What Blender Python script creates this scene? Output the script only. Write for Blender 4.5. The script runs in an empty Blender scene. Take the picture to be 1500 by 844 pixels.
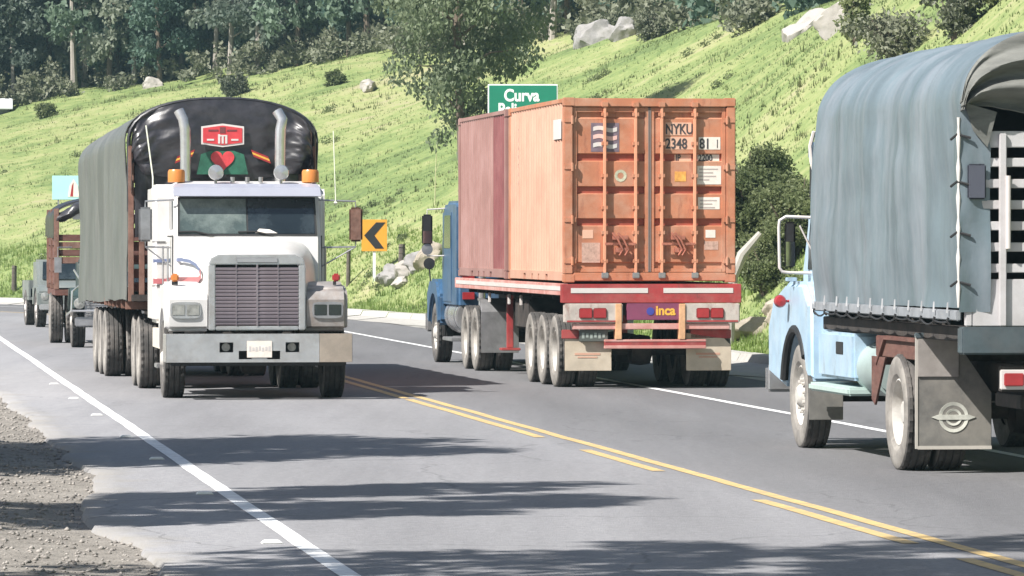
import bpy, bmesh, math, random
import numpy as np
from mathutils import Vector, Matrix
R = math.radians
random.seed(7)
sc = bpy.context.scene
C = sc.collection

# ------------------------------------------------------------------ camera, sky, sun, exposure
cam = bpy.data.objects.new('camera', bpy.data.cameras.new('camera'))
C.objects.link(cam); sc.camera = cam
cam.location = (0, 0, 2.06)
cam.rotation_euler = (R(90 - 0.514), 0, 0)
cam.data.lens = 181.9; cam.data.sensor_width = 36
cam.data.clip_start = 0.5; cam.data.clip_end = 6000

SUN_A, SUN_EL = 38.0, 47.0            # azimuth behind the left of the view, elevation
world = bpy.data.worlds.new('World'); sc.world = world; world.use_nodes = True
wn = world.node_tree.nodes
sky = wn.new('ShaderNodeTexSky'); sky.sky_type = 'NISHITA'; sky.sun_disc = False
sky.sun_elevation = R(SUN_EL)
sky.sun_rotation = math.atan2(-math.cos(R(SUN_A)), -math.sin(R(SUN_A)))
sky.air_density = 1.0; sky.dust_density = 2.0; sky.ozone_density = 1.0
wn['Background'].inputs['Strength'].default_value = 0.06
world.node_tree.links.new(sky.outputs[0], wn['Background'].inputs['Color'])
sl = bpy.data.lights.new('sun', 'SUN'); sl.energy = 5.0; sl.angle = R(0.55); sl.color = (1.0, 0.965, 0.91)
sun = bpy.data.objects.new('sun', sl); C.objects.link(sun)
sd = Vector((-math.cos(R(SUN_A)) * math.cos(R(SUN_EL)), -math.sin(R(SUN_A)) * math.cos(R(SUN_EL)), math.sin(R(SUN_EL))))
sun.rotation_euler = sd.to_track_quat('Z', 'Y').to_euler(); sun.location = (-20, -10, 40)
sc.view_settings.view_transform = 'Standard'; sc.view_settings.look = 'None'
sc.view_settings.gamma = 1.0; sc.view_settings.exposure = 0.92
sc.cycles.max_bounces = 6; sc.cycles.transparent_max_bounces = 8

# ------------------------------------------------------------------ materials
MATS = {}
def M(name, col, rough=0.6, metal=0.0, var=0.12, scale=2.0, bump=0.0, bscale=30.0, dirt=None, damt=0.4, dscale=1.5, stretch=(1, 1, 1), spec=0.5, grime=None):
    if name in MATS: return MATS[name]
    m = bpy.data.materials.new(name); m.use_nodes = True
    nt = m.node_tree; N = nt.nodes; L = nt.links
    b = N['Principled BSDF']
    b.inputs['Roughness'].default_value = rough; b.inputs['Metallic'].default_value = metal
    b.inputs['Specular IOR Level'].default_value = spec
    tc = N.new('ShaderNodeTexCoord'); mp = N.new('ShaderNodeMapping'); mp.inputs['Scale'].default_value = stretch
    L.new(tc.outputs['Object'], mp.inputs['Vector'])
    n1 = N.new('ShaderNodeTexNoise'); n1.inputs['Scale'].default_value = scale; n1.inputs['Detail'].default_value = 6; n1.inputs['Roughness'].default_value = 0.65
    L.new(mp.outputs[0], n1.inputs['Vector'])
    cr = N.new('ShaderNodeValToRGB')
    cr.color_ramp.elements[0].position = 0.3; cr.color_ramp.elements[1].position = 0.7
    cr.color_ramp.elements[0].color = tuple(c * (1 - var) for c in col) + (1,)
    cr.color_ramp.elements[1].color = tuple(min(1, c * (1 + var)) for c in col) + (1,)
    L.new(n1.outputs['Fac'], cr.inputs['Fac'])
    out = cr.outputs['Color']
    if dirt:
        n2 = N.new('ShaderNodeTexNoise'); n2.inputs['Scale'].default_value = dscale; n2.inputs['Detail'].default_value = 9; n2.inputs['Roughness'].default_value = 0.72
        L.new(mp.outputs[0], n2.inputs['Vector'])
        r2 = N.new('ShaderNodeValToRGB'); r2.color_ramp.elements[0].position = 0.45; r2.color_ramp.elements[1].position = 0.72
        r2.color_ramp.elements[0].color = (0, 0, 0, 1); r2.color_ramp.elements[1].color = (damt,) * 3 + (1,)
        L.new(n2.outputs['Fac'], r2.inputs['Fac'])
        mx = N.new('ShaderNodeMixRGB'); mx.inputs['Color2'].default_value = tuple(dirt) + (1,)
        L.new(r2.outputs['Color'], mx.inputs['Fac']); L.new(out, mx.inputs['Color1']); out = mx.outputs['Color']
    if grime:
        gc, ga, gsc, gst, gth = grime
        mg = N.new('ShaderNodeMapping'); mg.inputs['Scale'].default_value = gst; L.new(tc.outputs['Object'], mg.inputs['Vector'])
        n4 = N.new('ShaderNodeTexNoise'); n4.inputs['Scale'].default_value = gsc; n4.inputs['Detail'].default_value = 10; n4.inputs['Roughness'].default_value = 0.75
        L.new(mg.outputs[0], n4.inputs['Vector'])
        r4 = N.new('ShaderNodeValToRGB'); r4.color_ramp.elements[0].position = gth; r4.color_ramp.elements[1].position = gth + 0.14
        r4.color_ramp.elements[0].color = (0, 0, 0, 1); r4.color_ramp.elements[1].color = (ga,) * 3 + (1,)
        L.new(n4.outputs['Fac'], r4.inputs['Fac'])
        m4 = N.new('ShaderNodeMixRGB'); m4.inputs['Color2'].default_value = tuple(gc) + (1,)
        L.new(r4.outputs['Color'], m4.inputs['Fac']); L.new(out, m4.inputs['Color1']); out = m4.outputs['Color']
    L.new(out, b.inputs['Base Color'])
    if bump:
        n3 = N.new('ShaderNodeTexNoise'); n3.inputs['Scale'].default_value = bscale; n3.inputs['Detail'].default_value = 6
        L.new(tc.outputs['Object'], n3.inputs['Vector'])
        bp = N.new('ShaderNodeBump'); bp.inputs['Strength'].default_value = bump; bp.inputs['Distance'].default_value = 0.02
        L.new(n3.outputs['Fac'], bp.inputs['Height']); L.new(bp.outputs['Normal'], b.inputs['Normal'])
    MATS[name] = m
    return m
def leaf_mat(name, c1, c2, scale=1.2, trans=0.3):
    m = bpy.data.materials.new(name); m.use_nodes = True
    nt = m.node_tree; N = nt.nodes; L = nt.links; b = N['Principled BSDF']
    tc = N.new('ShaderNodeTexCoord')
    oi = N.new('ShaderNodeObjectInfo')
    n1 = N.new('ShaderNodeTexNoise'); n1.inputs['Scale'].default_value = scale; n1.inputs['Detail'].default_value = 8; n1.inputs['Roughness'].default_value = 0.8
    L.new(tc.outputs['Object'], n1.inputs['Vector'])
    ad = N.new('ShaderNodeMath'); ad.operation = 'MULTIPLY_ADD'; ad.inputs[1].default_value = 0.35; ad.inputs[2].default_value = -0.17
    L.new(oi.outputs['Random'], ad.inputs[0])
    a2 = N.new('ShaderNodeMath'); a2.operation = 'ADD'; L.new(ad.outputs[0], a2.inputs[0]); L.new(n1.outputs['Fac'], a2.inputs[1])
    cr = N.new('ShaderNodeValToRGB'); cr.color_ramp.elements[0].position = 0.32; cr.color_ramp.elements[1].position = 0.68
    cr.color_ramp.elements[0].color = c1 + (1,); cr.color_ramp.elements[1].color = c2 + (1,)
    L.new(a2.outputs[0], cr.inputs['Fac']); L.new(cr.outputs[0], b.inputs['Base Color'])
    b.inputs['Roughness'].default_value = 0.55; b.inputs['Specular IOR Level'].default_value = 0.35
    t = N.new('ShaderNodeBsdfTranslucent'); L.new(cr.outputs[0], t.inputs['Color'])
    mx = N.new('ShaderNodeMixShader'); mx.inputs[0].default_value = trans
    L.new(b.outputs[0], mx.inputs[1]); L.new(t.outputs[0], mx.inputs[2]); L.new(mx.outputs[0], N['Material Output'].inputs['Surface'])
    MATS[name] = m
    return m

# ------------------------------------------------------------------ mesh builder
def link(name, me, parent=None, mat=None):
    o = bpy.data.objects.new(name, me); C.objects.link(o)
    if parent: o.parent = parent
    if mat and me and not me.materials: me.materials.append(mat)
    return o
def tag(o, label, cat, group=None):
    o['label'] = label; o['category'] = cat
    if group: o['group'] = group
    return o
def thing(name, label, cat, loc=(0, 0, 0), rz=0, group=None):
    o = bpy.data.objects.new(name, None); C.objects.link(o); o.location = loc; o.rotation_euler = (0, 0, rz)
    o.empty_display_size = 0.3
    return tag(o, label, cat, group)
class MB:
    def __init__(s): s.v = []; s.f = []
    def add(s, v, f):
        k = len(s.v); s.v += [tuple(p) for p in v]; s.f += [tuple(i + k for i in q) for q in f]; return s
    def box(s, x0, x1, y0, y1, z0, z1):
        return s.add([(x0, y0, z0), (x1, y0, z0), (x1, y1, z0), (x0, y1, z0), (x0, y0, z1), (x1, y0, z1), (x1, y1, z1), (x0, y1, z1)],
                     [(3, 2, 1, 0), (4, 5, 6, 7), (0, 1, 5, 4), (1, 2, 6, 5), (2, 3, 7, 6), (3, 0, 4, 7)])
    def cyl(s, p0, p1, r, n=14, r2=None):
        p0 = Vector(p0); p1 = Vector(p1); r2 = r if r2 is None else r2
        d = (p1 - p0).normalized(); a = d.orthogonal().normalized(); b = d.cross(a)
        v = [p0 + (a * math.cos(2 * math.pi * i / n) + b * math.sin(2 * math.pi * i / n)) * r for i in range(n)]
        v += [p1 + (a * math.cos(2 * math.pi * i / n) + b * math.sin(2 * math.pi * i / n)) * r2 for i in range(n)]
        f = [(i, (i + 1) % n, (i + 1) % n + n, i + n) for i in range(n)] + [tuple(range(n))[::-1], tuple(range(n, 2 * n))]
        return s.add(v, f)
    def tube(s, pts, r, n=8):
        pts = [Vector(p) for p in pts]; rs = r if isinstance(r, (list, tuple)) else [r] * len(pts)
        v = []; f = []; ref = None
        for i, p in enumerate(pts):
            d = (pts[min(i + 1, len(pts) - 1)] - pts[max(i - 1, 0)]).normalized()
            a = d.orthogonal() if ref is None else ref - d * ref.dot(d)
            a.normalize(); ref = a; b = d.cross(a)
            v += [p + (a * math.cos(2 * math.pi * k / n) + b * math.sin(2 * math.pi * k / n)) * rs[i] for k in range(n)]
        for i in range(len(pts) - 1):
            f += [(i * n + k, i * n + (k + 1) % n, (i + 1) * n + (k + 1) % n, (i + 1) * n + k) for k in range(n)]
        f += [tuple(range(n))[::-1], tuple(range((len(pts) - 1) * n, len(pts) * n))]
        return s.add(v, f)
    def prism(s, poly, axis, a0, a1):
        n = len(poly)
        mk = {'x': lambda p, a: (a, p[0], p[1]), 'y': lambda p, a: (p[0], a, p[1]), 'z': lambda p, a: (p[0], p[1], a)}[axis]
        v = [mk(p, a0) for p in poly] + [mk(p, a1) for p in poly]
        f = [(i, (i + 1) % n, (i + 1) % n + n, i + n) for i in range(n)] + [tuple(range(n))[::-1], tuple(range(n, 2 * n))]
        return s.add(v, f)
    def grid(s, fn, nu, nv, cu=False):
        v = [fn(i / (nu if cu else nu - 1), j / (nv - 1)) for i in range(nu) for j in range(nv)]
        f = [(i * nv + j, ((i + 1) % nu) * nv + j, ((i + 1) % nu) * nv + j + 1, i * nv + j + 1) for i in range(nu if cu else nu - 1) for j in range(nv - 1)]
        return s.add(v, f)
    def lathe(s, prof, n=32, c=(0, 0, 0), axis='x', lug=None):
        v = []; k = len(prof)
        for i in range(n):
            a = 2 * math.pi * i / n
            for j, (r, h) in enumerate(prof):
                if lug and i % 2 and j in lug: r -= 0.014
                ca, sa = r * math.cos(a), r * math.sin(a)
                p = {'x': (h, ca, sa), 'y': (ca, h, sa), 'z': (ca, sa, h)}[axis]
                v.append((p[0] + c[0], p[1] + c[1], p[2] + c[2]))
        f = [(i * k + j, ((i + 1) % n) * k + j, ((i + 1) % n) * k + j + 1, i * k + j + 1) for i in range(n) for j in range(k - 1)]
        return s.add(v, f)
    def mesh(s, name, bevel=0.0, smooth=35, seg=2, thick=0.0):
        me = bpy.data.meshes.new(name)
        bm = bmesh.new()
        vs = [bm.verts.new(p) for p in s.v]
        for q in s.f:
            try: bm.faces.new([vs[i] for i in q])
            except ValueError: pass
        bmesh.ops.recalc_face_normals(bm, faces=bm.faces)
        if thick: bmesh.ops.solidify(bm, geom=bm.faces[:], thickness=thick)
        if bevel:
            es = [e for e in bm.edges if len(e.link_faces) == 2 and e.calc_face_angle(0) > R(40)]
            bmesh.ops.bevel(bm, geom=es, offset=bevel, segments=seg, affect='EDGES', clamp_overlap=True)
        bm.to_mesh(me); bm.free()
        if smooth:
            me.shade_smooth(); me.set_sharp_from_angle(angle=R(smooth))
        return me
    def build(s, name, mat, parent=None, bevel=0.0, smooth=35, seg=2, thick=0.0):
        return link(name, s.mesh(name, bevel, smooth, seg, thick), parent, mat)
def text(body, size, parent, origin, right, up, mat, name='lettering', extrude=0.003, align='LEFT', sx=1.0, bold=0.0):
    cu = bpy.data.curves.new('text', 'FONT'); cu.body = body; cu.size = size; cu.extrude = extrude; cu.align_x = align; cu.offset = bold
    to = bpy.data.objects.new('text', cu); C.objects.link(to)
    dg = bpy.context.evaluated_depsgraph_get(); me = bpy.data.meshes.new_from_object(to.evaluated_get(dg))
    bpy.data.objects.remove(to); me.name = name
    r = Vector(right); u = Vector(up); n = r.cross(u); o = Vector(origin)
    for v in me.vertices: v.co = o + r * v.co.x * sx + u * v.co.y + n * v.co.z
    me.materials.clear()
    return link(name, me, parent, mat)
def np_mesh(name, verts, faces, mat, smooth=False):
    me = bpy.data.meshes.new(name); verts = np.asarray(verts, np.float32); faces = np.asarray(faces, np.int32)
    k = faces.shape[1]; nf = len(faces)
    me.vertices.add(len(verts)); me.vertices.foreach_set('co', verts.ravel())
    me.loops.add(nf * k); me.loops.foreach_set('vertex_index', faces.ravel())
    me.polygons.add(nf); me.polygons.foreach_set('loop_start', np.arange(nf, dtype=np.int32) * k)
    me.update(calc_edges=True); me.validate()
    if mat: me.materials.append(mat)
    if smooth: me.shade_smooth()
    return me
def noise2(x, y, seed=0):
    x = np.asarray(x, float); y = np.asarray(y, float)
    def h(i, j): 
        t = np.sin(i * 127.1 + j * 311.7 + seed * 74.7) * 43758.5453
        return t - np.floor(t)
    i = np.floor(x); j = np.floor(y); u = x - i; v = y - j; u = u * u * (3 - 2 * u); v = v * v * (3 - 2 * v)
    return (h(i, j) * (1 - u) + h(i + 1, j) * u) * (1 - v) + (h(i, j + 1) * (1 - u) + h(i + 1, j + 1) * u) * v
def fbm(x, y, seed=0, o=4):
    r = 0; a = 0.5
    for k in range(o): r = r + a * (noise2(np.asarray(x) * 2 ** k, np.asarray(y) * 2 ** k, seed + k) - 0.5); a *= 0.5
    return r

# ------------------------------------------------------------------ road path (the right-hand yellow line)
PSI0 = R(7.2); S0 = 32.9; P0 = np.array((3.26, 32.9)); S1 = 126.0; RAD = 118.0; ARC = R(105)
def path(s, off):
    s = np.asarray(s, float); off = np.asarray(off, float)
    d0 = np.array((-math.sin(PSI0), math.cos(PSI0))); n0 = np.array((math.cos(PSI0), math.sin(PSI0)))
    th = np.clip((s - S1) / RAD, 0, ARC); psi = PSI0 + th
    ss = np.minimum(s, S1); ex = np.maximum(s - S1 - RAD * ARC, 0)
    px = P0[0] + d0[0] * (ss - S0); py = P0[1] + d0[1] * (ss - S0)
    cx = -n0[0] * RAD; cy = -n0[1] * RAD
    px = px + np.where(th > 0, cx + RAD * np.cos(psi), 0); py = py + np.where(th > 0, cy + RAD * np.sin(psi), 0)
    px = px - np.sin(psi) * ex; py = py + np.cos(psi) * ex
    return px + np.cos(psi) * off, py + np.sin(psi) * off, psi
EDGE = 7.8
def smooth01(t): t = np.clip(t, 0, 1); return t * t * (3 - 2 * t)
def hill_z(s, t):
    """height of the grass slope, t metres beyond the concrete apron"""
    s = np.asarray(s, float); t = np.asarray(t, float)
    z = 0.75 * smooth01(t / 3.2)
    sl = np.interp(s, [100, 128, 145, 169, 187, 205, 220], [0.86, 0.86, 0.62, 0.41, 0.30, 0.235, 0.205])
    T0 = np.interp(s, [100, 128, 145, 169, 187, 205], [8.5, 8.5, 13, 21, 32, 60])
    T = np.maximum(t - 1.5, 0)
    z = z + sl * np.minimum(T, T0) + np.minimum(sl, 0.30) * np.maximum(T - T0, 0)
    x, y, _ = path(s, t + EDGE)
    amp = smooth01(t / 10)
    z = z + amp * (1.3 * fbm(x / 17, y / 17, 3) + 0.55 * fbm(x / 4, y / 4, 9)) + 0.12 * smooth01(t) * fbm(x / 1.3, y / 1.3, 5)
    return np.maximum(z, -0.02)
def sweep(name, offs, ss, zf, mat, kind='structure', smooth=True):
    S, O = np.meshgrid(ss, offs, indexing='ij')
    if callable(offs[0]) if not isinstance(offs[0], (int, float, np.floating)) else False: pass
    x, y, _ = path(S, O); z = zf(S, O)
    nu, nv = S.shape
    idx = np.arange(nu * nv).reshape(nu, nv)
    f = np.stack([idx[:-1, :-1], idx[:-1, 1:], idx[1:, 1:], idx[1:, :-1]], -1).reshape(-1, 4)
    me = np_mesh(name, np.stack([x, y, z], -1).reshape(-1, 3), f, mat, smooth)
    o = link(name, me); o['kind'] = kind
    return o

# ------------------------------------------------------------------ ground, road, verges
def ground_mat(name, stops, scales, bump=0.4, rot=0.0, stretch=(1, 1, 1), rough=0.9, bsc=25):
    m = bpy.data.materials.new(name); m.use_nodes = True
    nt = m.node_tree; N = nt.nodes; L = nt.links; b = N['Principled BSDF']; b.inputs['Roughness'].default_value = rough
    b.inputs['Specular IOR Level'].default_value = 0.3
    tc = N.new('ShaderNodeTexCoord'); mp = N.new('ShaderNodeMapping'); mp.inputs['Rotation'].default_value = (0, 0, rot); mp.inputs['Scale'].default_value = stretch
    L.new(tc.outputs['Object'], mp.inputs['Vector'])
    prev = None
    for k, (scl, amt, st) in enumerate(scales):
        n = N.new('ShaderNodeTexNoise'); n.inputs['Scale'].default_value = scl; n.inputs['Detail'].default_value = 7; n.inputs['Roughness'].default_value = 0.7
        L.new(mp.outputs[0] if st else tc.outputs['Object'], n.inputs['Vector'])
        ml = N.new('ShaderNodeMath'); ml.operation = 'MULTIPLY_ADD'; ml.inputs[1].default_value = amt
        if prev is None: ml.inputs[2].default_value = 0.5 - 0.5 * sum(a for _, a, _ in scales)
        else: L.new(prev, ml.inputs[2])
        L.new(n.outputs['Fac'], ml.inputs[0]); prev = ml.outputs[0]
    cr = N.new('ShaderNodeValToRGB'); els = cr.color_ramp.elements
    while len(els) < len(stops): els.new(0.5)
    for e, (p, c) in zip(els, stops): e.position = p; e.color = c + (1,)
    L.new(prev, cr.inputs['Fac']); L.new(cr.outputs[0], b.inputs['Base Color'])
    nb = N.new('ShaderNodeTexNoise'); nb.inputs['Scale'].default_value = bsc; nb.inputs['Detail'].default_value = 6
    L.new(tc.outputs['Object'], nb.inputs['Vector'])
    bp = N.new('ShaderNodeBump'); bp.inputs['Strength'].default_value = bump; bp.inputs['Distance'].default_value = 0.03
    L.new(nb.outputs['Fac'], bp.inputs['Height']); L.new(bp.outputs[0], b.inputs['Normal'])
    MATS[name] = m
    return m
asphalt = ground_mat('asphalt', [(0.15, (0.235, 0.232, 0.243)), (0.5, (0.335, 0.331, 0.345)), (0.85, (0.45, 0.445, 0.46))],
                     [(0.35, 0.7, True), (1.6, 0.5, True), (9, 0.7, False), (26, 1.1, False)], bump=0.4, rot=-PSI0, stretch=(1, 0.06, 1), rough=0.8, bsc=70)
def dress_asphalt(m):
    nt = m.node_tree; N = nt.nodes; L = nt.links; b = N['Principled BSDF']
    src = b.inputs['Base Color'].links[0].from_socket
    la = N.new('ShaderNodeAttribute'); la.attribute_name = 'lateral'
    tone = N.new('ShaderNodeValToRGB'); els = tone.color_ramp.elements
    # tone across the road: pale shoulder, left lane with two wheel tracks, dark newer right lane
    st = [(0.02, 1.22), (0.12, 1.20), (0.15, 1.02), (0.23, 0.93), (0.31, 1.03), (0.40, 0.93), (0.47, 1.0), (0.52, 0.72), (0.62, 0.60), (0.70, 0.68), (0.80, 0.58), (0.95, 0.64)]
    while len(els) < len(st): els.new(0.5)
    for e, (p, c) in zip(els, st): e.position = p; e.color = (c * 0.7,) * 3 + (1,)
    L.new(la.outputs['Fac'], tone.inputs['Fac'])
    mu = N.new('ShaderNodeMixRGB'); mu.blend_type = 'MULTIPLY'; mu.inputs['Fac'].default_value = 1
    L.new(src, mu.inputs['Color1']); L.new(tone.outputs[0], mu.inputs['Color2'])
    ea = N.new('ShaderNodeAttribute'); ea.attribute_name = 'margin'
    tc = N.new('ShaderNodeTexCoord'); nz = N.new('ShaderNodeTexNoise'); nz.inputs['Scale'].default_value = 1.6; nz.inputs['Detail'].default_value = 9; nz.inputs['Roughness'].default_value = 0.7
    L.new(tc.outputs['Object'], nz.inputs['Vector'])
    s1 = N.new('ShaderNodeMath'); s1.operation = 'MULTIPLY_ADD'; s1.inputs[1].default_value = 2.6; s1.inputs[2].default_value = -0.85; L.new(nz.outputs['Fac'], s1.inputs[0])
    s2 = N.new('ShaderNodeMath'); s2.operation = 'SUBTRACT'; L.new(s1.outputs[0], s2.inputs[0]); L.new(ea.outputs['Fac'], s2.inputs[1]); s2.use_clamp = True
    s3 = N.new('ShaderNodeMath'); s3.operation = 'MULTIPLY'; s3.inputs[1].default_value = 1.3; s3.use_clamp = True; L.new(s2.outputs[0], s3.inputs[0])
    mx = N.new('ShaderNodeMixRGB'); mx.inputs['Color2'].default_value = (0.27, 0.255, 0.235, 1)
    L.new(s3.outputs[0], mx.inputs['Fac']); L.new(mu.outputs[0], mx.inputs['Color1'])
    # faint tar seams and stains
    vo = N.new('ShaderNodeTexVoronoi'); vo.feature = 'DISTANCE_TO_EDGE'; vo.inputs['Scale'].default_value = 0.22
    wp = N.new('ShaderNodeVectorMath'); wp.operation = 'ADD'; nn = N.new('ShaderNodeTexNoise'); nn.inputs['Scale'].default_value = 0.9; nn.inputs['Detail'].default_value = 5
    L.new(tc.outputs['Object'], nn.inputs['Vector']); L.new(tc.outputs['Object'], wp.inputs[0]); L.new(nn.outputs['Color'], wp.inputs[1]); L.new(wp.outputs[0], vo.inputs['Vector'])
    lt = N.new('ShaderNodeMath'); lt.operation = 'LESS_THAN'; lt.inputs[1].default_value = 0.0035; L.new(vo.outputs['Distance'], lt.inputs[0])
    lm = N.new('ShaderNodeMath'); lm.operation = 'MULTIPLY'; lm.inputs[1].default_value = 0.3; L.new(lt.outputs[0], lm.inputs[0])
    m5 = N.new('ShaderNodeMixRGB'); m5.inputs['Color2'].default_value = (0.06, 0.06, 0.062, 1); L.new(lm.outputs[0], m5.inputs['Fac']); L.new(mx.outputs[0], m5.inputs['Color1'])
    L.new(m5.outputs[0], b.inputs['Base Color'])
dress_asphalt(asphalt)
gravel_m = ground_mat('gravel', [(0.2, (0.12, 0.107, 0.095)), (0.5, (0.24, 0.22, 0.195)), (0.8, (0.38, 0.35, 0.315))],
                      [(0.5, 0.6, False), (4, 0.5, False), (28, 0.8, False)], bump=0.9, bsc=40)
concrete_m = ground_mat('concrete', [(0.2, (0.26, 0.245, 0.225)), (0.5, (0.38, 0.365, 0.34)), (0.8, (0.47, 0.455, 0.43))],
                        [(0.4, 0.6, False), (3, 0.5, False), (20, 0.4, False)], bump=0.25)
grass_m = ground_mat('grass_ground', [(0.04, (0.085, 0.10, 0.045)), (0.28, (0.115, 0.165, 0.055)), (0.50, (0.19, 0.235, 0.085)), (0.72, (0.265, 0.28, 0.125)), (0.95, (0.30, 0.265, 0.17))],
                     [(0.05, 1.5, False), (0.30, 1.2, False), (1.4, 0.9, False), (8, 0.6, False)], bump=0.7, bsc=5)
wpaint = M('white_road_paint', (0.78, 0.78, 0.78), 0.6, var=0.1, scale=6, dirt=(0.3, 0.3, 0.3), damt=0.6, dscale=5)
ypaint = M('yellow_road_paint', (0.58, 0.41, 0.17), 0.6, var=0.15, scale=6, dirt=(0.22, 0.19, 0.17), damt=0.75, dscale=4)

g = MB().box(-2500, 2500, -2500, 2500, -1.0, -0.5).build('ground', grass_m, smooth=0); g['kind'] = 'structure'
ss = np.concatenate([np.arange(-60, 24, 3.0), np.arange(24, 130, 0.35), np.arange(130, 420, 2.0)])
def road_edge(s): return -5.48 + 0.42 * fbm(s / 5, s * 0 + 1.3, 2) * 2 + 0.25 * fbm(s / 1.1, s * 0 + 4.3, 8) + 0.14 * np.sin(s / 7)
# asphalt with a ragged left lip
cols = [lambda s: road_edge(s) - 0.03, road_edge] + [(lambda o: (lambda s: road_edge(s) + o))(o) for o in (0.2, 0.45, 0.75)] + [(lambda o: (lambda s: s * 0 + o))(o) for o in (-4.2, -3.3, -2.2, -1.1, 0.0, 1.0, 1.9, 2.8, 3.7, 4.8, 5.93)]
O = np.stack([c(ss) for c in cols], 1); S = np.repeat(ss[:, None], len(cols), 1)
x, y, _ = path(S, O); z = np.zeros_like(x); z[:, 0] = -0.045
idx = np.arange(x.size).reshape(x.shape)
fq = np.stack([idx[:-1, :-1], idx[:-1, 1:], idx[1:, 1:], idx[1:, :-1]], -1).reshape(-1, 4)
o = link('road', np_mesh('road', np.stack([x, y, z], -1).reshape(-1, 3), fq, asphalt, True)); o['kind'] = 'structure'
for nm_, dat_ in (('lateral', (O + 6.0) / 12.0), ('margin', np.clip((O - road_edge(ss)[:, None]) / 0.8, 0, 3))):
    at_ = o.data.attributes.new(nm_, 'FLOAT', 'POINT'); at_.data.foreach_set('value', dat_.ravel().astype(np.float32))
# gravel shoulder and left verge
offs = np.concatenate([[-60, -40, -28, -20, -16], np.arange(-13, -4.3, 0.3)])
sg = np.concatenate([np.arange(-60, 26, 4.0), np.arange(26, 75, 0.35), np.arange(75, 350, 3.0)])
def zg(S, O):
    x, y, _ = path(S, O)
    w = smooth01((-5.6 - O) / 1.2)
    return -0.035 + w * (0.05 + 0.10 * fbm(x / 1.1, y / 1.1, 21) + 0.05 * fbm(x * 3, y * 3, 4)) - 0.12 * smooth01((-10 - O) / 10)
sweep('gravel_shoulder', offs, sg, zg, gravel_m)
# concrete gutter apron: a lip of 2 cm, separate slabs with joints
apron = thing('concrete_gutter', 'pale concrete gutter strip along the outer edge of the road', 'gutter'); 
SL = 3.0
k = 0
for s in np.arange(52, 246, SL):
    aa = MB(); ns = 5
    for j in range(ns - 1):
        q = []
        for (sv, ov, zv) in [(s + 0.02 + j * (SL - 0.05) / (ns - 1), 5.90, 0.004), (s + 0.02 + j * (SL - 0.05) / (ns - 1), 6.75, -0.05), (s + 0.02 + j * (SL - 0.05) / (ns - 1), 7.55, 0.03), (s + 0.02 + j * (SL - 0.05) / (ns - 1), 7.62, 0.16), (s + 0.02 + j * (SL - 0.05) / (ns - 1), 7.85, 0.17)]:
            px, py, _ = path(sv, ov); q.append((float(px), float(py), zv + 0.012 * math.sin(k * 5.1)))
        for (sv, ov, zv) in [(s + 0.02 + (j + 1) * (SL - 0.05) / (ns - 1), 5.90, 0.004), (s + 0.02 + (j + 1) * (SL - 0.05) / (ns - 1), 6.75, -0.05), (s + 0.02 + (j + 1) * (SL - 0.05) / (ns - 1), 7.55, 0.03), (s + 0.02 + (j + 1) * (SL - 0.05) / (ns - 1), 7.62, 0.16), (s + 0.02 + (j + 1) * (SL - 0.05) / (ns - 1), 7.85, 0.17)]:
            px, py, _ = path(sv, ov); q.append((float(px), float(py), zv + 0.012 * math.sin(k * 5.1)))
        aa.add(q, [(a, a + 1, a + 6, a + 5) for a in range(4)])
    aa.build('slab', concrete_m, apron, smooth=0, thick=0.0); k += 1
bed = sweep('road_bed', [5.85, 6.75, 8.2], np.arange(-60, 380, 2.0), lambda S, O: np.where(O > 8, -0.08, -0.10), gravel_m)
# the grass hill
ht = np.concatenate([np.arange(0, 6, 0.3), np.arange(6, 60, 1.0), np.arange(60, 180, 3.0), [190, 220]])
hs = np.concatenate([np.arange(-60, 50, 5.0), np.arange(50, 250, 1.0), np.arange(250, 420, 5.0)])
hill = sweep('grass_hill', ht + EDGE, hs, lambda S, O: hill_z(S, O - EDGE), grass_m)

# painted lines, 4 mm above the asphalt
def stripe(name, off, w, s0, s1, mat, parent=None, step=0.6, wob=0.02):
    sv = np.arange(s0, s1 + step, step); sv = sv[sv <= s1 + 1e-6]; n = len(sv)
    jit = wob * fbm(sv / 2.1, sv * 0 + off, 31) * 2
    xl, yl, _ = path(sv, off - w / 2 + jit); xr, yr, _ = path(sv, off + w / 2 + jit)
    v = np.concatenate([np.stack([xl, yl, xl * 0 + 0.004], -1), np.stack([xr, yr, xr * 0 + 0.004], -1)])
    i = np.arange(n - 1); f = np.stack([i, i + n, i + n + 1, i + 1], -1)
    o = link(name, np_mesh(name, v, f, mat), parent)
    if parent is None: o['kind'] = 'structure'
    return o
stripe('edge_line', -4.36, 0.135, -40, 330, wpaint)
stripe('edge_line', 3.70, 0.125, -40, 330, wpaint)
stripe('centre_line', 0.0, 0.12, -40, 330, ypaint)
dash = link('dashed_centre_line', None); dash['kind'] = 'structure'
for a, b in ((20.5, 27.6), (30.0, 33.6), (35.3, 41.6), (46.5, 51.8), (54.6, 68.2), (68.2, 120)):
    stripe('dash', -0.24, 0.12, a, b, ypaint, dash)
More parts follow.
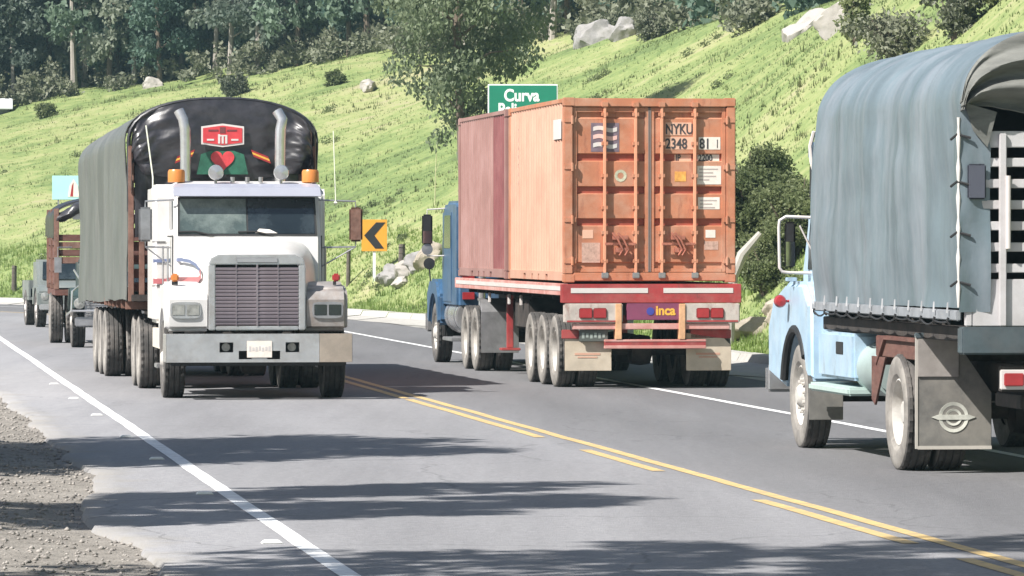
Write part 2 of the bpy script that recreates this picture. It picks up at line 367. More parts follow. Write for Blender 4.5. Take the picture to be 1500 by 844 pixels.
# raised studs beside the left line
stud_m = M('stud_white', (0.78, 0.78, 0.76), 0.4, var=0.1)
stud_me = MB().prism([(-0.075, 0), (0.075, 0), (0.05, 0.022), (-0.05, 0.022)], 'y', -0.06, 0.06).mesh('road_stud', bevel=0.004)
stud_me.materials.append(stud_m)
for k, s in enumerate((31.0, 35.9, 42.8, 49.6, 55.2, 62.0, 68.6, 75.5)):
    px, py, ps = path(s, -4.56); st = link('road_stud', stud_me); st.location = (float(px), float(py), 0.001); st.rotation_euler = (0, 0, float(ps))
    tag(st, 'small white road stud beside the left edge line, ' + ('nearest to the camera', 'second from the camera', 'third from the camera', 'fourth from the camera', 'fifth from the camera', 'sixth from the camera', 'seventh from the camera', 'farthest from the camera')[k], 'road stud', 'studs along the white edge line')

def ground_at(x, y):
    sv = np.arange(20, 300, 0.5); px, py, ps = path(sv, 0)
    i = int(np.argmin((px - x) ** 2 + (py - y) ** 2)); s = sv[i]
    off = (x - px[i]) * math.cos(ps[i]) + (y - py[i]) * math.sin(ps[i])
    if off < EDGE: return 0.0
    return float(hill_z(s, off - EDGE))
def gpt(b, D, dz=0.0):      # a spot at bearing b (tangent, thousandths) and distance D, standing on the ground
    x = b * D / 1000; return Vector((x, D, ground_at(x, D) + dz))

# loose stones on the shoulder
rng = np.random.default_rng(3)
def stones(n, srange, orange_, size, name, mat, zfun):
    s = rng.uniform(*srange, n); o_ = orange_[0] + (orange_[1] - orange_[0]) * rng.random(n)
    x, y, _ = path(s, o_); z = zfun(s, o_)
    r = size[0] + (size[1] - size[0]) * rng.random(n) ** 3
    base = np.array([(1, 0, 0), (0, 1, 0), (-1, 0, 0), (0, -1, 0), (0, 0, 0.7), (0, 0, -0.5)], float)
    fb = np.array([(0, 1, 4), (1, 2, 4), (2, 3, 4), (3, 0, 4), (1, 0, 5), (2, 1, 5), (3, 2, 5), (0, 3, 5)])
    a = rng.uniform(0, 6.28, n); jit = 1 + 0.6 * (rng.random((n, 6, 3)) - 0.5)
    v = base[None] * jit * r[:, None, None]
    ca, sa = np.cos(a)[:, None], np.sin(a)[:, None]
    vx = v[..., 0] * ca - v[..., 1] * sa; vy = v[..., 0] * sa + v[..., 1] * ca
    V = np.stack([vx + x[:, None], vy + y[:, None], v[..., 2] + z[:, None] + 0.2 * r[:, None]], -1).reshape(-1, 3)
    F = (fb[None] + (np.arange(n) * 6)[:, None, None]).reshape(-1, 3)
    o = link(name, np_mesh(name, V, F, mat)); o['kind'] = 'stuff'; return o
stone_m = M('loose_stone', (0.25, 0.23, 0.21), 0.9, var=0.6, scale=4)
so = stones(30000, (28, 72), (-10.5, -4.9), (0.004, 0.028), 'gravel_stones', stone_m, zg)
so['label'] = 'loose gravel stones on the left shoulder'; so['category'] = 'gravel'
# grass tufts over the hill
def blades(n, sfun, name, mat, h, w, per=4):
    s, t = sfun(n); x, y, _ = path(s, t + EDGE); z = hill_z(s, t)
    dens = fbm(x / 3.0, y / 3.0, 77) + 0.5 * fbm(x / 11, y / 11, 78)
    hh = (h[0] + (h[1] - h[0]) * rng.random(n) ** 2) * np.clip(1 + 1.6 * dens, 0.35, 2.2)
    V = []; F = []
    for k in range(per):
        a = rng.uniform(0, 6.28, n); ln = rng.uniform(0.1, 0.6, n) * hh
        ox = rng.normal(0, 0.06, n); oy = rng.normal(0, 0.06, n); ww = w * rng.uniform(0.6, 1.4, n)
        bx = np.cos(a) * ww; by = np.sin(a) * ww
        tx = x + ox + np.cos(a + 1.5) * ln; ty = y + oy + np.sin(a + 1.5) * ln
        V.append(np.stack([np.stack([x + ox - bx, y + oy - by, z - 0.03], -1), np.stack([x + ox + bx, y + oy + by, z - 0.03], -1), np.stack([tx, ty, z + hh * rng.uniform(0.6, 1.0, n)], -1)], 1))
    V = np.concatenate(V).reshape(-1, 3); F = np.arange(len(V)).reshape(-1, 3)
    o = link(name, np_mesh(name, V, F, mat)); o['kind'] = 'stuff'; return o
gb1 = leaf_mat('grass_blade', (0.11, 0.165, 0.06), (0.26, 0.295, 0.13), 0.25, 0.55)
def samp(n):
    s = rng.uniform(60, 250, n); t = 62 * rng.random(n) ** 1.2; return s, t
go = blades(150000, samp, 'meadow_grass', gb1, (0.015, 0.11), 0.016, 3); go['label'] = 'tufts of yellow green grass over the hillside'; go['category'] = 'grass'
def samp3(n):
    s = rng.uniform(60, 250, n * 4); t = 62 * rng.random(n * 4) ** 1.2 + 1; x, y, _ = path(s, t + EDGE)
    k = np.argsort(-(fbm(x / 5, y / 5, 55) + 0.5 * fbm(x / 1.5, y / 1.5, 56) + 0.10 * rng.random(n * 4)))[:n]; return s[k], t[k]
dry = leaf_mat('dry_tuft_blade', (0.14, 0.165, 0.07), (0.27, 0.28, 0.14), 0.6, 0.55)
go = blades(14000, samp3, 'coarse_grass', dry, (0.05, 0.24), 0.020, 5); go['label'] = 'coarser olive tufts in patches on the hillside'; go['category'] = 'grass'
def samp2(n):
    s = rng.uniform(55, 215, n); t = 4.5 * rng.random(n) + 0.05; return s, t
gb2 = leaf_mat('verge_blade', (0.09, 0.16, 0.035), (0.22, 0.30, 0.08), 0.8, 0.35)
go = blades(30000, samp2, 'verge_grass', gb2, (0.06, 0.26), 0.014, 5); go['label'] = 'fresh green grass along the roadside bank'; go['category'] = 'grass'

# ------------------------------------------------------------------ trees
bark_g = M('grey_bark', (0.30, 0.27, 0.24), 0.9, var=0.3, scale=4, bump=0.5, stretch=(1, 1, 0.2))
bark_d = M('brown_bark', (0.13, 0.10, 0.075), 0.9, var=0.3, scale=4, bump=0.5, stretch=(1, 1, 0.2))
def leaf_mesh(name, centres, radii, nleaf, size, seed, mat, droop=0.4):
    r = np.random.default_rng(seed); centres = np.asarray(centres, float); radii = np.asarray(radii, float)
    w = radii ** 2; k = r.choice(len(centres), nleaf, p=w / w.sum())
    d = r.normal(size=(nleaf, 3)); d /= np.linalg.norm(d, axis=1)[:, None]
    rad = radii[k] * r.random(nleaf) ** 0.45
    p = centres[k] + d * rad[:, None] * np.array((1, 1, 0.75))
    u = r.normal(size=(nleaf, 3)); u[:, 2] -= droop * 2; u /= np.linalg.norm(u, axis=1)[:, None]
    q = r.normal(size=(nleaf, 3)); v = np.cross(u, q); v /= np.linalg.norm(v, axis=1)[:, None]
    L_ = size * r.uniform(0.6, 1.5, nleaf)[:, None]; W_ = L_ * 0.30
    V = np.stack([p, p + u * L_ * 0.5 + v * W_, p + u * L_, p + u * L_ * 0.5 - v * W_], 1).reshape(-1, 3)
    return np_mesh(name, V, np.arange(nleaf * 4).reshape(-1, 4), mat)
def tree_parts(h, cw, z0, seed, nleaf, size, leafm, trunk_r=0.14, nb=16, droop=0.5, lean=0.0, taper=0.6, cl=0.30):
    """meshes of a trunk with limbs and of a crown of leaf clumps"""
    r = random.Random(seed); mb = MB(); pts = []; ph = r.uniform(0, 6)
    for i in range(9):
        f = i / 8; pts.append((lean * f * f + 0.12 * math.sin(ph + 4 * f), 0.12 * math.cos(ph * 2 + 3 * f), h * 0.93 * f - 0.3 * (i == 0)))
    mb.tube(pts, [trunk_r * (1.25 if i == 0 else 1) * (1 - 0.85 * i / 8) for i in range(9)], 8)
    cs = []; rs = []
    for k in range(nb):
        f = z0 / h + (0.97 - z0 / h) * (k + r.random()) / nb
        i = min(int(f * 8), 7); u = f * 8 - i; b = Vector(pts[i]).lerp(Vector(pts[i + 1]), u)
        prof = math.sin(math.pi * min(1, max(0.06, ((f - z0 / h) / (1.0 - z0 / h))) ** taper * 0.93 + 0.02))
        a = k * 2.399 + r.uniform(-0.5, 0.5); ln = cw * (0.35 + 0.65 * prof) * r.uniform(0.55, 1.0)
        rise = r.uniform(0.15, 0.75) * ln
        e = b + Vector((math.cos(a) * ln, math.sin(a) * ln, rise))
        m1 = b.lerp(e, 0.5) + Vector((0, 0, 0.12 * ln))
        mb.tube([b, m1, e], [trunk_r * 0.42 * (1 - 0.6 * f), trunk_r * 0.25 * (1 - 0.6 * f), 0.012], 5)
        for g_ in range(3):
            c = m1.lerp(e, g_ / 2) + Vector((r.gauss(0, 0.14), r.gauss(0, 0.14), r.gauss(0, 0.12))) * cw
            cs.append(c); rs.append(cw * cl * r.uniform(0.6, 1.25))
            if r.random() < 0.6:
                cs.append(c + Vector((r.gauss(0, 0.2), r.gauss(0, 0.2), -r.uniform(0.1, 0.35))) * cw); rs.append(cw * cl * 0.6)
    cs.append(Vector(pts[-1])); rs.append(cw * cl)
    return mb.mesh('trunk'), leaf_mesh('crown', cs, rs, nleaf, size, seed, leafm, droop)
def put_tree(name, parts, loc, label, cat='tree', group=None, rz=0, scale=1, bark=None):
    t = thing(name, label, cat, loc, rz, group); t.scale = (scale,) * 3
    link('trunk', parts[0], t, bark); link('crown', parts[1], t)
    return t
euc = leaf_mat('gum_leaves', (0.085, 0.12, 0.07), (0.21, 0.25, 0.15), 1.3, 0.45)
fleaf = leaf_mat('forest_leaves', (0.09, 0.155, 0.125), (0.21, 0.28, 0.205), 0.5, 0.5)
fleaf2 = leaf_mat('pale_forest_leaves', (0.13, 0.165, 0.135), (0.25, 0.28, 0.21), 0.5, 0.45)
bushl = leaf_mat('bush_leaves', (0.11, 0.14, 0.06), (0.26, 0.29, 0.14), 1.8, 0.5)
scrub = leaf_mat('scrub_leaves', (0.095, 0.11, 0.075), (0.21, 0.22, 0.15), 1.0, 0.3)

# the big tree behind the sign
tp = tree_parts(13.5, 2.8, 3.2, 11, 30000, 0.14, euc, 0.17, 30, 0.9, -0.35, 0.75, 0.27)
put_tree('gum_tree', tp, gpt(-9.3, 150), 'tall drooping grey green tree standing behind the green road sign', bark=bark_d)
# bush group behind the orange container
def bush(name, loc, w, h, seed, n, size, leafm, label, cat='bush', group=None):
    r = random.Random(seed); mb = MB(); cs = []; rs = []
    for k in range(15):
        a = k * 2.4; ln = w * r.uniform(0.1, 0.75); top = Vector((math.cos(a) * ln, math.sin(a) * ln, h * (r.uniform(0.78, 0.92) - 0.45 * ln / w)))
        mb.tube([(0.05 * math.cos(a), 0.05 * math.sin(a), -0.2), top * 0.5 + Vector((0, 0, 0.1)), top], [0.035, 0.025, 0.008], 5)
        for g_ in range(5):
            c = top * r.uniform(0.25, 1.0) + Vector((r.gauss(0, 0.25) * w, r.gauss(0, 0.25) * w, r.gauss(0, 0.06) * h)); c.z = max(c.z, 0.12 * h)
            cs.append(c); rs.append(w * r.uniform(0.20, 0.40))
    t = thing(name, label, cat, loc, 0, group); mb.build('stem', bark_d, t); link('foliage', leaf_mesh('foliage', cs, rs, n, size, seed, leafm, 0.1), t)
    return t
bush('bush', gpt(47.5, 101, -0.1), 1.0, 3.7, 23, 36000, 0.075, bushl, 'tall dark green bush right behind the orange container')
bush('bush', gpt(55, 99.5, -0.1), 0.85, 2.0, 6, 16000, 0.07, bushl, 'low green bush beside the round mirror of the pale blue truck')
bush('bush', gpt(49.5, 99.3, -0.1), 0.75, 1.7, 16, 12000, 0.06, bushl, 'small leafy bush at the foot of the tall bush')
# forest: a front row of trees that can be told apart, the rest is one mass
FE = np.array([(-90, 246), (-23.4, 237), (-17, 237), (-6.1, 221), (1.3, 199), (5.9, 178), (8.4, 153), (9.3, 137), (11, 118), (60, 100)])
def forest_edge(x): return np.interp(x, FE[:, 0], FE[:, 1])
var = [tree_parts(random.Random(k).uniform(13, 18), random.Random(k + 50).uniform(1.5, 2.3), random.Random(k + 9).uniform(0.7, 2.6), 100 + k, 8200, 0.25, fleaf if k % 3 else fleaf2, 0.13, 26, 0.6, 0.3, 0.55, 0.34) for k in range(6)]
rr = random.Random(5); n = 0
while n < 46:
    x = -31 + 38.5 * (n + rr.random()) / 46; y = float(forest_edge(x)) + rr.uniform(0.5, 7) + (4 if x > 3 else 0)
    if 2.5 < x < 8 and rr.random() < 0.5: n += 1; continue
    k = rr.randrange(6); az, sc_, pale = rr.uniform(0, 6.28), rr.uniform(0.75, 1.15), rr.random() < 0.6
    if var[k][0].materials: pale = var[k][0].materials[0] == bark_g
    kind_ = ('pale grey trunked' if pale else 'brown trunked') + (' dark blue green' if k % 3 else ' light grey green') + ' tree at the forest edge'
    side_ = ' left of the tall tree' if x < -4.5 else (' behind the tall tree' if x < 0.6 else ' above the containers')
    t = put_tree('forest_tree', var[k], (x, y, ground_at(x, y)), kind_ + side_, 'tree', kind_ + side_, az, sc_, bark_g if pale else bark_d)
    n += 1
def mass(nt, seed):
    r = np.random.default_rng(seed); Vs = []; Fs = []; base = 0
    arrs = []
    for k in range(6):
        me = var[k][1]; v = np.empty(len(me.vertices) * 3, np.float32); me.vertices.foreach_get('co', v); arrs.append(v.reshape(-1, 4, 3))
    for i in range(nt):
        x = r.uniform(-42, 24); y = forest_edge(x) + 6 + 75 * r.random() ** 1.2
        if x > 8: y += 30
        v = arrs[r.integers(6)]; v = v[r.choice(len(v), 2100, replace=False)]
        c = v.mean(1, keepdims=True); v = c + (v - c) * 1.5
        a = r.uniform(0, 6.28); s_ = r.uniform(0.8, 1.2); vx = v[..., 0] * math.cos(a) - v[..., 1] * math.sin(a); vy = v[..., 0] * math.sin(a) + v[..., 1] * math.cos(a)
        Vs.append(np.stack([vx * s_ + x, vy * s_ + y, v[..., 2] * s_ + ground_at(float(x), float(y))], -1).reshape(-1, 3))
    V = np.concatenate(Vs)
    return np_mesh('forest', V, np.arange(len(V)).reshape(-1, 4), fleaf)
fo = link('forest', mass(210, 9)); fo['kind'] = 'stuff'; fo['label'] = 'dense hazy wood covering the upper hill'; fo['category'] = 'forest'
# undergrowth along the wood
def low_mass(name, nb, xr, dr, hr, wr, seed, mat, label, nl=260, size=0.2):
    r = np.random.default_rng(seed); cs = []; rs = []
    for i in range(nb):
        x = r.uniform(*xr); y = float(forest_edge(x)) + r.uniform(*dr); z = ground_at(x, y); h = r.uniform(*hr)
        for k in range(3): cs.append((x + r.normal(0, 0.4), y + r.normal(0, 0.4), z + h * (0.2 + 0.3 * k))); rs.append(r.uniform(*wr))
    o = link(name, leaf_mesh(name, cs, rs, nb * nl, size, seed, mat, 0.0)); o['kind'] = 'stuff'; o['label'] = label; o['category'] = 'undergrowth'
low_mass('undergrowth', 170, (-32, 8), (-0.5, 8), (0.3, 1.6), (0.25, 0.6), 41, scrub, 'dry grey brown scrub at the foot of the wood')
low_mass('forest_floor_scrub', 620, (-40, 9), (8, 60), (1.0, 4.0), (0.6, 1.2), 42, fleaf, 'dark shrubs between the trees of the wood', 200, 0.35)

# low weeds in patches over the meadow
wcs = []; wrs = []; wr = np.random.default_rng(88)
while len(wcs) < 420:
    s_, t_ = wr.uniform(75, 235), 1.5 + 52 * wr.random() ** 1.3; x_, y_, _ = path(s_, t_ + EDGE)
    if float(fbm(x_ / 9, y_ / 9, 91)) < 0.02: continue
    for q_ in range(3):
        xx, yy = float(x_) + wr.normal(0, 0.35), float(y_) + wr.normal(0, 0.35); wcs.append((xx, yy, ground_at(xx, yy) + 0.03)); wrs.append(wr.uniform(0.10, 0.30))
wl = leaf_mat('weed_leaves', (0.085, 0.125, 0.055), (0.19, 0.225, 0.11), 0.7, 0.5)
wo = link('meadow_weeds', leaf_mesh('meadow_weeds', wcs, wrs, 42000, 0.075, 88, wl, 0.0)); wo['kind'] = 'stuff'; wo['label'] = 'low weedy patches scattered over the meadow'; wo['category'] = 'weeds'
# single shrubs on the slope
for (b, D, w, h, lab) in ((-53.4, 216, 0.75, 1.2, 'grey green shrub on the slope above the black tarpaulin arch'), (-34.3, 210, 0.4, 0.9, 'small dark shrub on the meadow left of the tall tree'),
                          (73.9, 116, 1.0, 1.6, 'broad olive shrub on the slope above the grey green canvas'), (85.8, 111, 0.7, 1.9, 'dark upright shrub near the top right of the meadow'),
                          (66.6, 123.5, 0.4, 2.0, 'thin leafless looking sapling below the white quarry face'), (94, 111, 0.4, 0.8, 'small round shrub at the far right edge of the meadow'),
                          (27, 181, 0.7, 1.1, 'grey shrub beside the big grey boulder'), (-90, 229, 0.5, 0.8, 'low shrub on the meadow left of the white boulder')):
    bush('shrub', gpt(b, D, -0.1), w, h, int(b * 3 + 900), 3200, 0.11, scrub if int(b) % 2 else bushl, lab, 'shrub')

# rocks
rock_w = M('white_rock', (0.36, 0.335, 0.31), 0.9, var=0.25, scale=2.0, bump=0.6, bscale=6, dirt=(0.25, 0.23, 0.2), damt=0.7, dscale=2)
rock_g = M('grey_rock', (0.27, 0.26, 0.255), 0.9, var=0.35, scale=1.5, bump=0.7, bscale=6, dirt=(0.15, 0.14, 0.12), damt=0.7, dscale=2)
rock_t = M('tan_rock', (0.34, 0.295, 0.24), 0.9, var=0.3, scale=3.0, bump=0.7, bscale=8, dirt=(0.22, 0.2, 0.13), damt=0.7, dscale=2)
def rock(loc, w, d, h, seed, mat, label, rz=0, tilt=0, name='boulder'):
    r = random.Random(seed); bm = bmesh.new(); bmesh.ops.create_icosphere(bm, subdivisions=4, radius=1)
    cuts = [(Vector((r.gauss(0, 1), r.gauss(0, 1), r.gauss(0.3, 0.7))).normalized(), r.uniform(0.55, 0.92)) for _ in range(13)]
    for v in bm.verts:
        p = v.co.copy()
        for nrm, dd in cuts:
            e = p.dot(nrm) - dd
            if e > 0: p -= nrm * e * 0.93
        k = 1 + 0.55 * float(fbm(p.x * 2.2 + seed, p.y * 2 + p.z * 2.3, seed, 5))
        v.co = Vector((p.x * w * k, p.y * d * k, p.z * h * k))
    me = bpy.data.meshes.new('boulder'); bm.to_mesh(me); bm.free(); me.shade_smooth(); me.set_sharp_from_angle(angle=R(28))
    o = link(name, me, None, mat); o.location = loc; o.rotation_euler = (tilt, 0, rz); return tag(o, label, 'rock')
rock(gpt(-69.3, 235, 0.1), 0.55, 0.5, 0.42, 1, rock_w, 'white boulder on the meadow left below the wood')
rock(gpt(-27.7, 201.5, 0.1), 0.38, 0.4, 0.30, 2, rock_w, 'small white boulder on the meadow left of the tall tree')
rock(gpt(16.5, 186, 0.0), 0.95, 0.9, 0.75, 3, rock_g, 'big pale grey boulder at the edge of the wood')
rock(gpt(21.8, 183.5, 0.2), 0.6, 0.6, 0.5, 13, rock_g, 'darker grey boulder to the right of the big one')
rock(gpt(57, 149, -0.4), 1.0, 1.2, 1.1, 4, rock_w, 'white quarry rock face at the top edge, left part')
rock(gpt(67, 132, -0.1), 1.1, 1.2, 0.7, 14, rock_w, 'white quarry rock face at the top edge, right part')
for (b_, D_, w_, h_, sd_, mt_, lb_) in ((-24.2, 149.6, 0.42, 0.26, 61, rock_g, 'low grey rock right beside the arrow sign post'), (-22.4, 149.0, 0.50, 0.34, 62, rock_g, 'cracked grey rock in front of the thick fence post'), (-20.2, 148.4, 0.55, 0.38, 63, rock_w, 'pale grey rock in the middle of the roadside rock pile'),
                                        (-18.0, 147.9, 0.50, 0.40, 64, rock_g, 'dark grey rock at the right end of the roadside rock pile'), (-21.4, 147.6, 0.35, 0.18, 65, rock_w, 'small pale rock lying in front of the roadside rock pile')):
    rock(gpt(b_, D_, 0.08), w_, 0.4, h_, sd_, mt_, lb_)
rock(gpt(-15.8, 147.4, 0.15), 0.5, 0.45, 0.48, 7, rock_t, 'tan rock between the rock pile and the blue tractor', 0.3)
pz = gpt(42.0, 96.0); lg_ = MB().tube([(0, 0, -0.3), (0.02, 0, 0.6), (0.08, 0.02, 1.25), (0.24, 0.02, 1.66), (0.58, 0, 2.06)], [0.10, 0.09, 0.09, 0.10, 0.06], 9).tube([(0.24, 0.02, 1.66), (0.52, 0.1, 1.80)], [0.05, 0.03], 7).build('dead_trunk', rock_w); lg_.location = pz; tag(lg_, 'pale bare leaning trunk beside the right edge of the container', 'dead trunk')
rock(gpt(47.8, 96.6, 0.12), 0.75, 0.4, 0.30, 9, rock_t, 'tan rock ledge above the kerb right of the container')
rock(gpt(53.5, 94.6, 0.10), 0.5, 0.4, 0.30, 10, rock_t, 'tan rock ledge behind the pale blue fender')

# roadside trees that stand left of the picture and throw the shadow bands
sh = [tree_parts(11.5, 2.1, 1.6, 201, 13000, 0.22, euc, 0.16, 22, 0.5, 0.2, 0.7, 0.36), tree_parts(14.5, 1.25, 4.5, 202, 7000, 0.22, euc, 0.15, 22, 0.5, 0.3, 0.7, 0.34), tree_parts(15.5, 1.6, 5.0, 203, 3800, 0.24, euc, 0.15, 20, 0.5, 0.3, 0.7, 0.30)]
for k, (x, y, v, s_, lab) in enumerate(((-9.6, 47.6, 0, 1.0, 'bushy roadside tree on the left, at the far end of the row'), (-9.0, 45.2, 0, 1.0, 'bushy roadside tree on the left, farthest of the row'), (-9.4, 36.0, 1, 1.0, 'slim roadside tree on the left standing behind the second'), (-8.6, 34.2, 1, 0.98, 'slim roadside tree on the left, second of the row'),
                                  (-7.6, 27.4, 2, 1.0, 'airy tall roadside tree on the left, third of the row'), (-6.2, 25.6, 1, 1.0, 'slim roadside tree on the left, nearest to the camera'), (-12.4, 45.4, 0, 1.0, 'bushy roadside tree standing behind the row on the left'))):
    put_tree('roadside_tree', sh[v], (x, y, -0.05), lab, 'tree', 'trees along the left roadside', k * 1.3, s_, bark_g)

# ------------------------------------------------------------------ vehicle materials
rubber = M('tyre_rubber', (0.022, 0.021, 0.021), 0.85, var=0.3, scale=6, dirt=(0.10, 0.09, 0.08), damt=0.5, dscale=4)
rubber_d = M('dusty_tyre_rubber', (0.055, 0.052, 0.05), 0.9, var=0.3, scale=6, dirt=(0.20, 0.18, 0.165), damt=0.8, dscale=2.5)
side_d = M('pale_dusty_sidewall', (0.20, 0.185, 0.17), 0.9, var=0.25, scale=6, dirt=(0.32, 0.30, 0.27), damt=0.7, dscale=3)
side_b = M('grey_sidewall', (0.09, 0.083, 0.078), 0.9, var=0.3, scale=6, dirt=(0.2, 0.18, 0.16), damt=0.6, dscale=3)
rim_w = M('dusty_white_rim', (0.50, 0.48, 0.45), 0.6, var=0.2, scale=5, dirt=(0.26, 0.22, 0.18), damt=0.6, dscale=4)
black = M('black_plastic', (0.018, 0.018, 0.019), 0.6, var=0.3)
frame_m = M('chassis_grime', (0.035, 0.030, 0.028), 0.85, var=0.4, scale=4, dirt=(0.11, 0.085, 0.065), damt=0.6, dscale=3)
chrome = M('worn_chrome', (0.60, 0.60, 0.61), 0.25, 0.7, var=0.12, scale=4, bump=0.06, bscale=8, dirt=(0.35, 0.30, 0.26), damt=0.5, dscale=3)
steel = M('dull_steel', (0.42, 0.42, 0.43), 0.42, 0.8, var=0.2, scale=5, dirt=(0.22, 0.19, 0.17), damt=0.5)
white_p = M('white_truck_paint', (0.60, 0.59, 0.58), 0.32, var=0.07, scale=3, grime=((0.30, 0.25, 0.21), 0.45, 3.0, (3, 3, 0.7), 0.60), dirt=(0.50, 0.45, 0.40), damt=0.35, dscale=2.2)
primer = M('grey_primer', (0.33, 0.31, 0.30), 0.5, 0.3, var=0.3, scale=5, dirt=(0.24, 0.17, 0.13), damt=0.8, dscale=4)
rust = M('rusty_paint', (0.17, 0.085, 0.062), 0.75, var=0.4, scale=6, dirt=(0.30, 0.20, 0.16), damt=0.6, dscale=4)
glass = M('dark_glass', (0.012, 0.018, 0.022), 0.06, var=0.2, spec=0.9, dirt=(0.07, 0.09, 0.10), damt=0.6, dscale=1.6)
amber = M('amber_lens', (0.55, 0.20, 0.05), 0.3, var=0.1)
redl = M('red_lens', (0.33, 0.03, 0.035), 0.3, var=0.15, scale=8)
clear = M('clear_lens', (0.34, 0.34, 0.32), 0.15, 0.3, var=0.35, scale=14)
tarp_b = M('black_tarp', (0.022, 0.021, 0.026), 0.36, var=0.5, scale=3, bump=0.55, bscale=4, spec=0.7, dirt=(0.07, 0.065, 0.07), damt=0.6, dscale=2)
tarp_g = M('grey_green_tarp', (0.105, 0.113, 0.108), 0.5, var=0.25, scale=0.9, bump=0.35, bscale=4, dirt=(0.17, 0.17, 0.165), damt=0.6, dscale=1.3, stretch=(1, 0.9, 0.35), grime=((0.30, 0.30, 0.29), 0.6, 1.1, (1, 2.6, 0.3), 0.64))
tarp_l = M('blue_grey_canvas', (0.125, 0.162, 0.185), 0.48, var=0.28, scale=1.0, bump=0.35, bscale=5, dirt=(0.235, 0.255, 0.285), damt=0.85, dscale=1.2, stretch=(1, 1.5, 0.30), grime=((0.085, 0.125, 0.125), 0.7, 1.6, (1, 2.2, 0.3), 0.55))
red_p = M('red_truck_paint', (0.34, 0.04, 0.042), 0.55, var=0.25, scale=4, grime=((0.10, 0.05, 0.045), 0.7, 2.5, (3, 3, 1), 0.55), dirt=(0.30, 0.14, 0.12), damt=0.6, dscale=3)
pink_p = M('faded_red_rail', (0.52, 0.24, 0.21), 0.55, var=0.15, scale=4, dirt=(0.62, 0.50, 0.46), damt=0.7, dscale=2)
white_t = M('white_tape', (0.60, 0.57, 0.55), 0.5, var=0.08, scale=6, dirt=(0.5, 0.38, 0.33), damt=0.4)
orange_c = M('orange_container_paint', (0.44, 0.175, 0.095), 0.6, var=0.2, scale=2.5, grime=((0.20, 0.07, 0.045), 0.7, 2.2, (3.5, 3.5, 0.6), 0.56), dirt=(0.50, 0.31, 0.22), damt=0.85, dscale=1.6)
orange_s = M('faded_orange_paint', (0.53, 0.30, 0.215), 0.6, var=0.14, scale=1.2, grime=((0.28, 0.12, 0.085), 0.6, 1.8, (1, 3.0, 0.35), 0.62), dirt=(0.58, 0.38, 0.28), damt=0.7, dscale=1.0)
maroon_c = M('faded_maroon_paint', (0.30, 0.165, 0.145), 0.6, var=0.16, scale=1.2, grime=((0.17, 0.075, 0.07), 0.6, 1.8, (1, 3.0, 0.35), 0.6), dirt=(0.36, 0.235, 0.22), damt=0.6, dscale=1.2)
maroon_d = M('dark_maroon_paint', (0.20, 0.07, 0.07), 0.6, var=0.15, scale=2, dirt=(0.34, 0.16, 0.15), damt=0.5)
cream = M('cream_flap', (0.50, 0.43, 0.34), 0.7, var=0.15, scale=4, dirt=(0.36, 0.28, 0.2), damt=0.6)
blue_p = M('blue_tractor_paint', (0.04, 0.10, 0.19), 0.35, var=0.2, scale=3, grime=((0.05, 0.06, 0.075), 0.7, 2.6, (2, 2, 0.8), 0.52), dirt=(0.16, 0.2, 0.26), damt=0.5)
lblue = M('pale_blue_paint', (0.33, 0.46, 0.58), 0.35, var=0.15, scale=3, grime=((0.20, 0.24, 0.25), 0.75, 2.6, (2, 2, 0.8), 0.54), dirt=(0.52, 0.58, 0.62), damt=0.5, dscale=2.5)
yellow = M('yellow_stripe', (0.72, 0.40, 0.06), 0.5, var=0.15)
ink = M('dark_ink', (0.05, 0.045, 0.05), 0.6, var=0.2)
placard = M('placard_white', (0.72, 0.66, 0.60), 0.6, var=0.12, scale=9)
mirror_m = M('mirror_glass', (0.75, 0.75, 0.76), 0.08, 1.0, var=0.05)
wood_r = M('brown_boards', (0.11, 0.045, 0.035), 0.8, var=0.35, scale=5, stretch=(1, 1, 4), dirt=(0.2, 0.12, 0.09), damt=0.5)

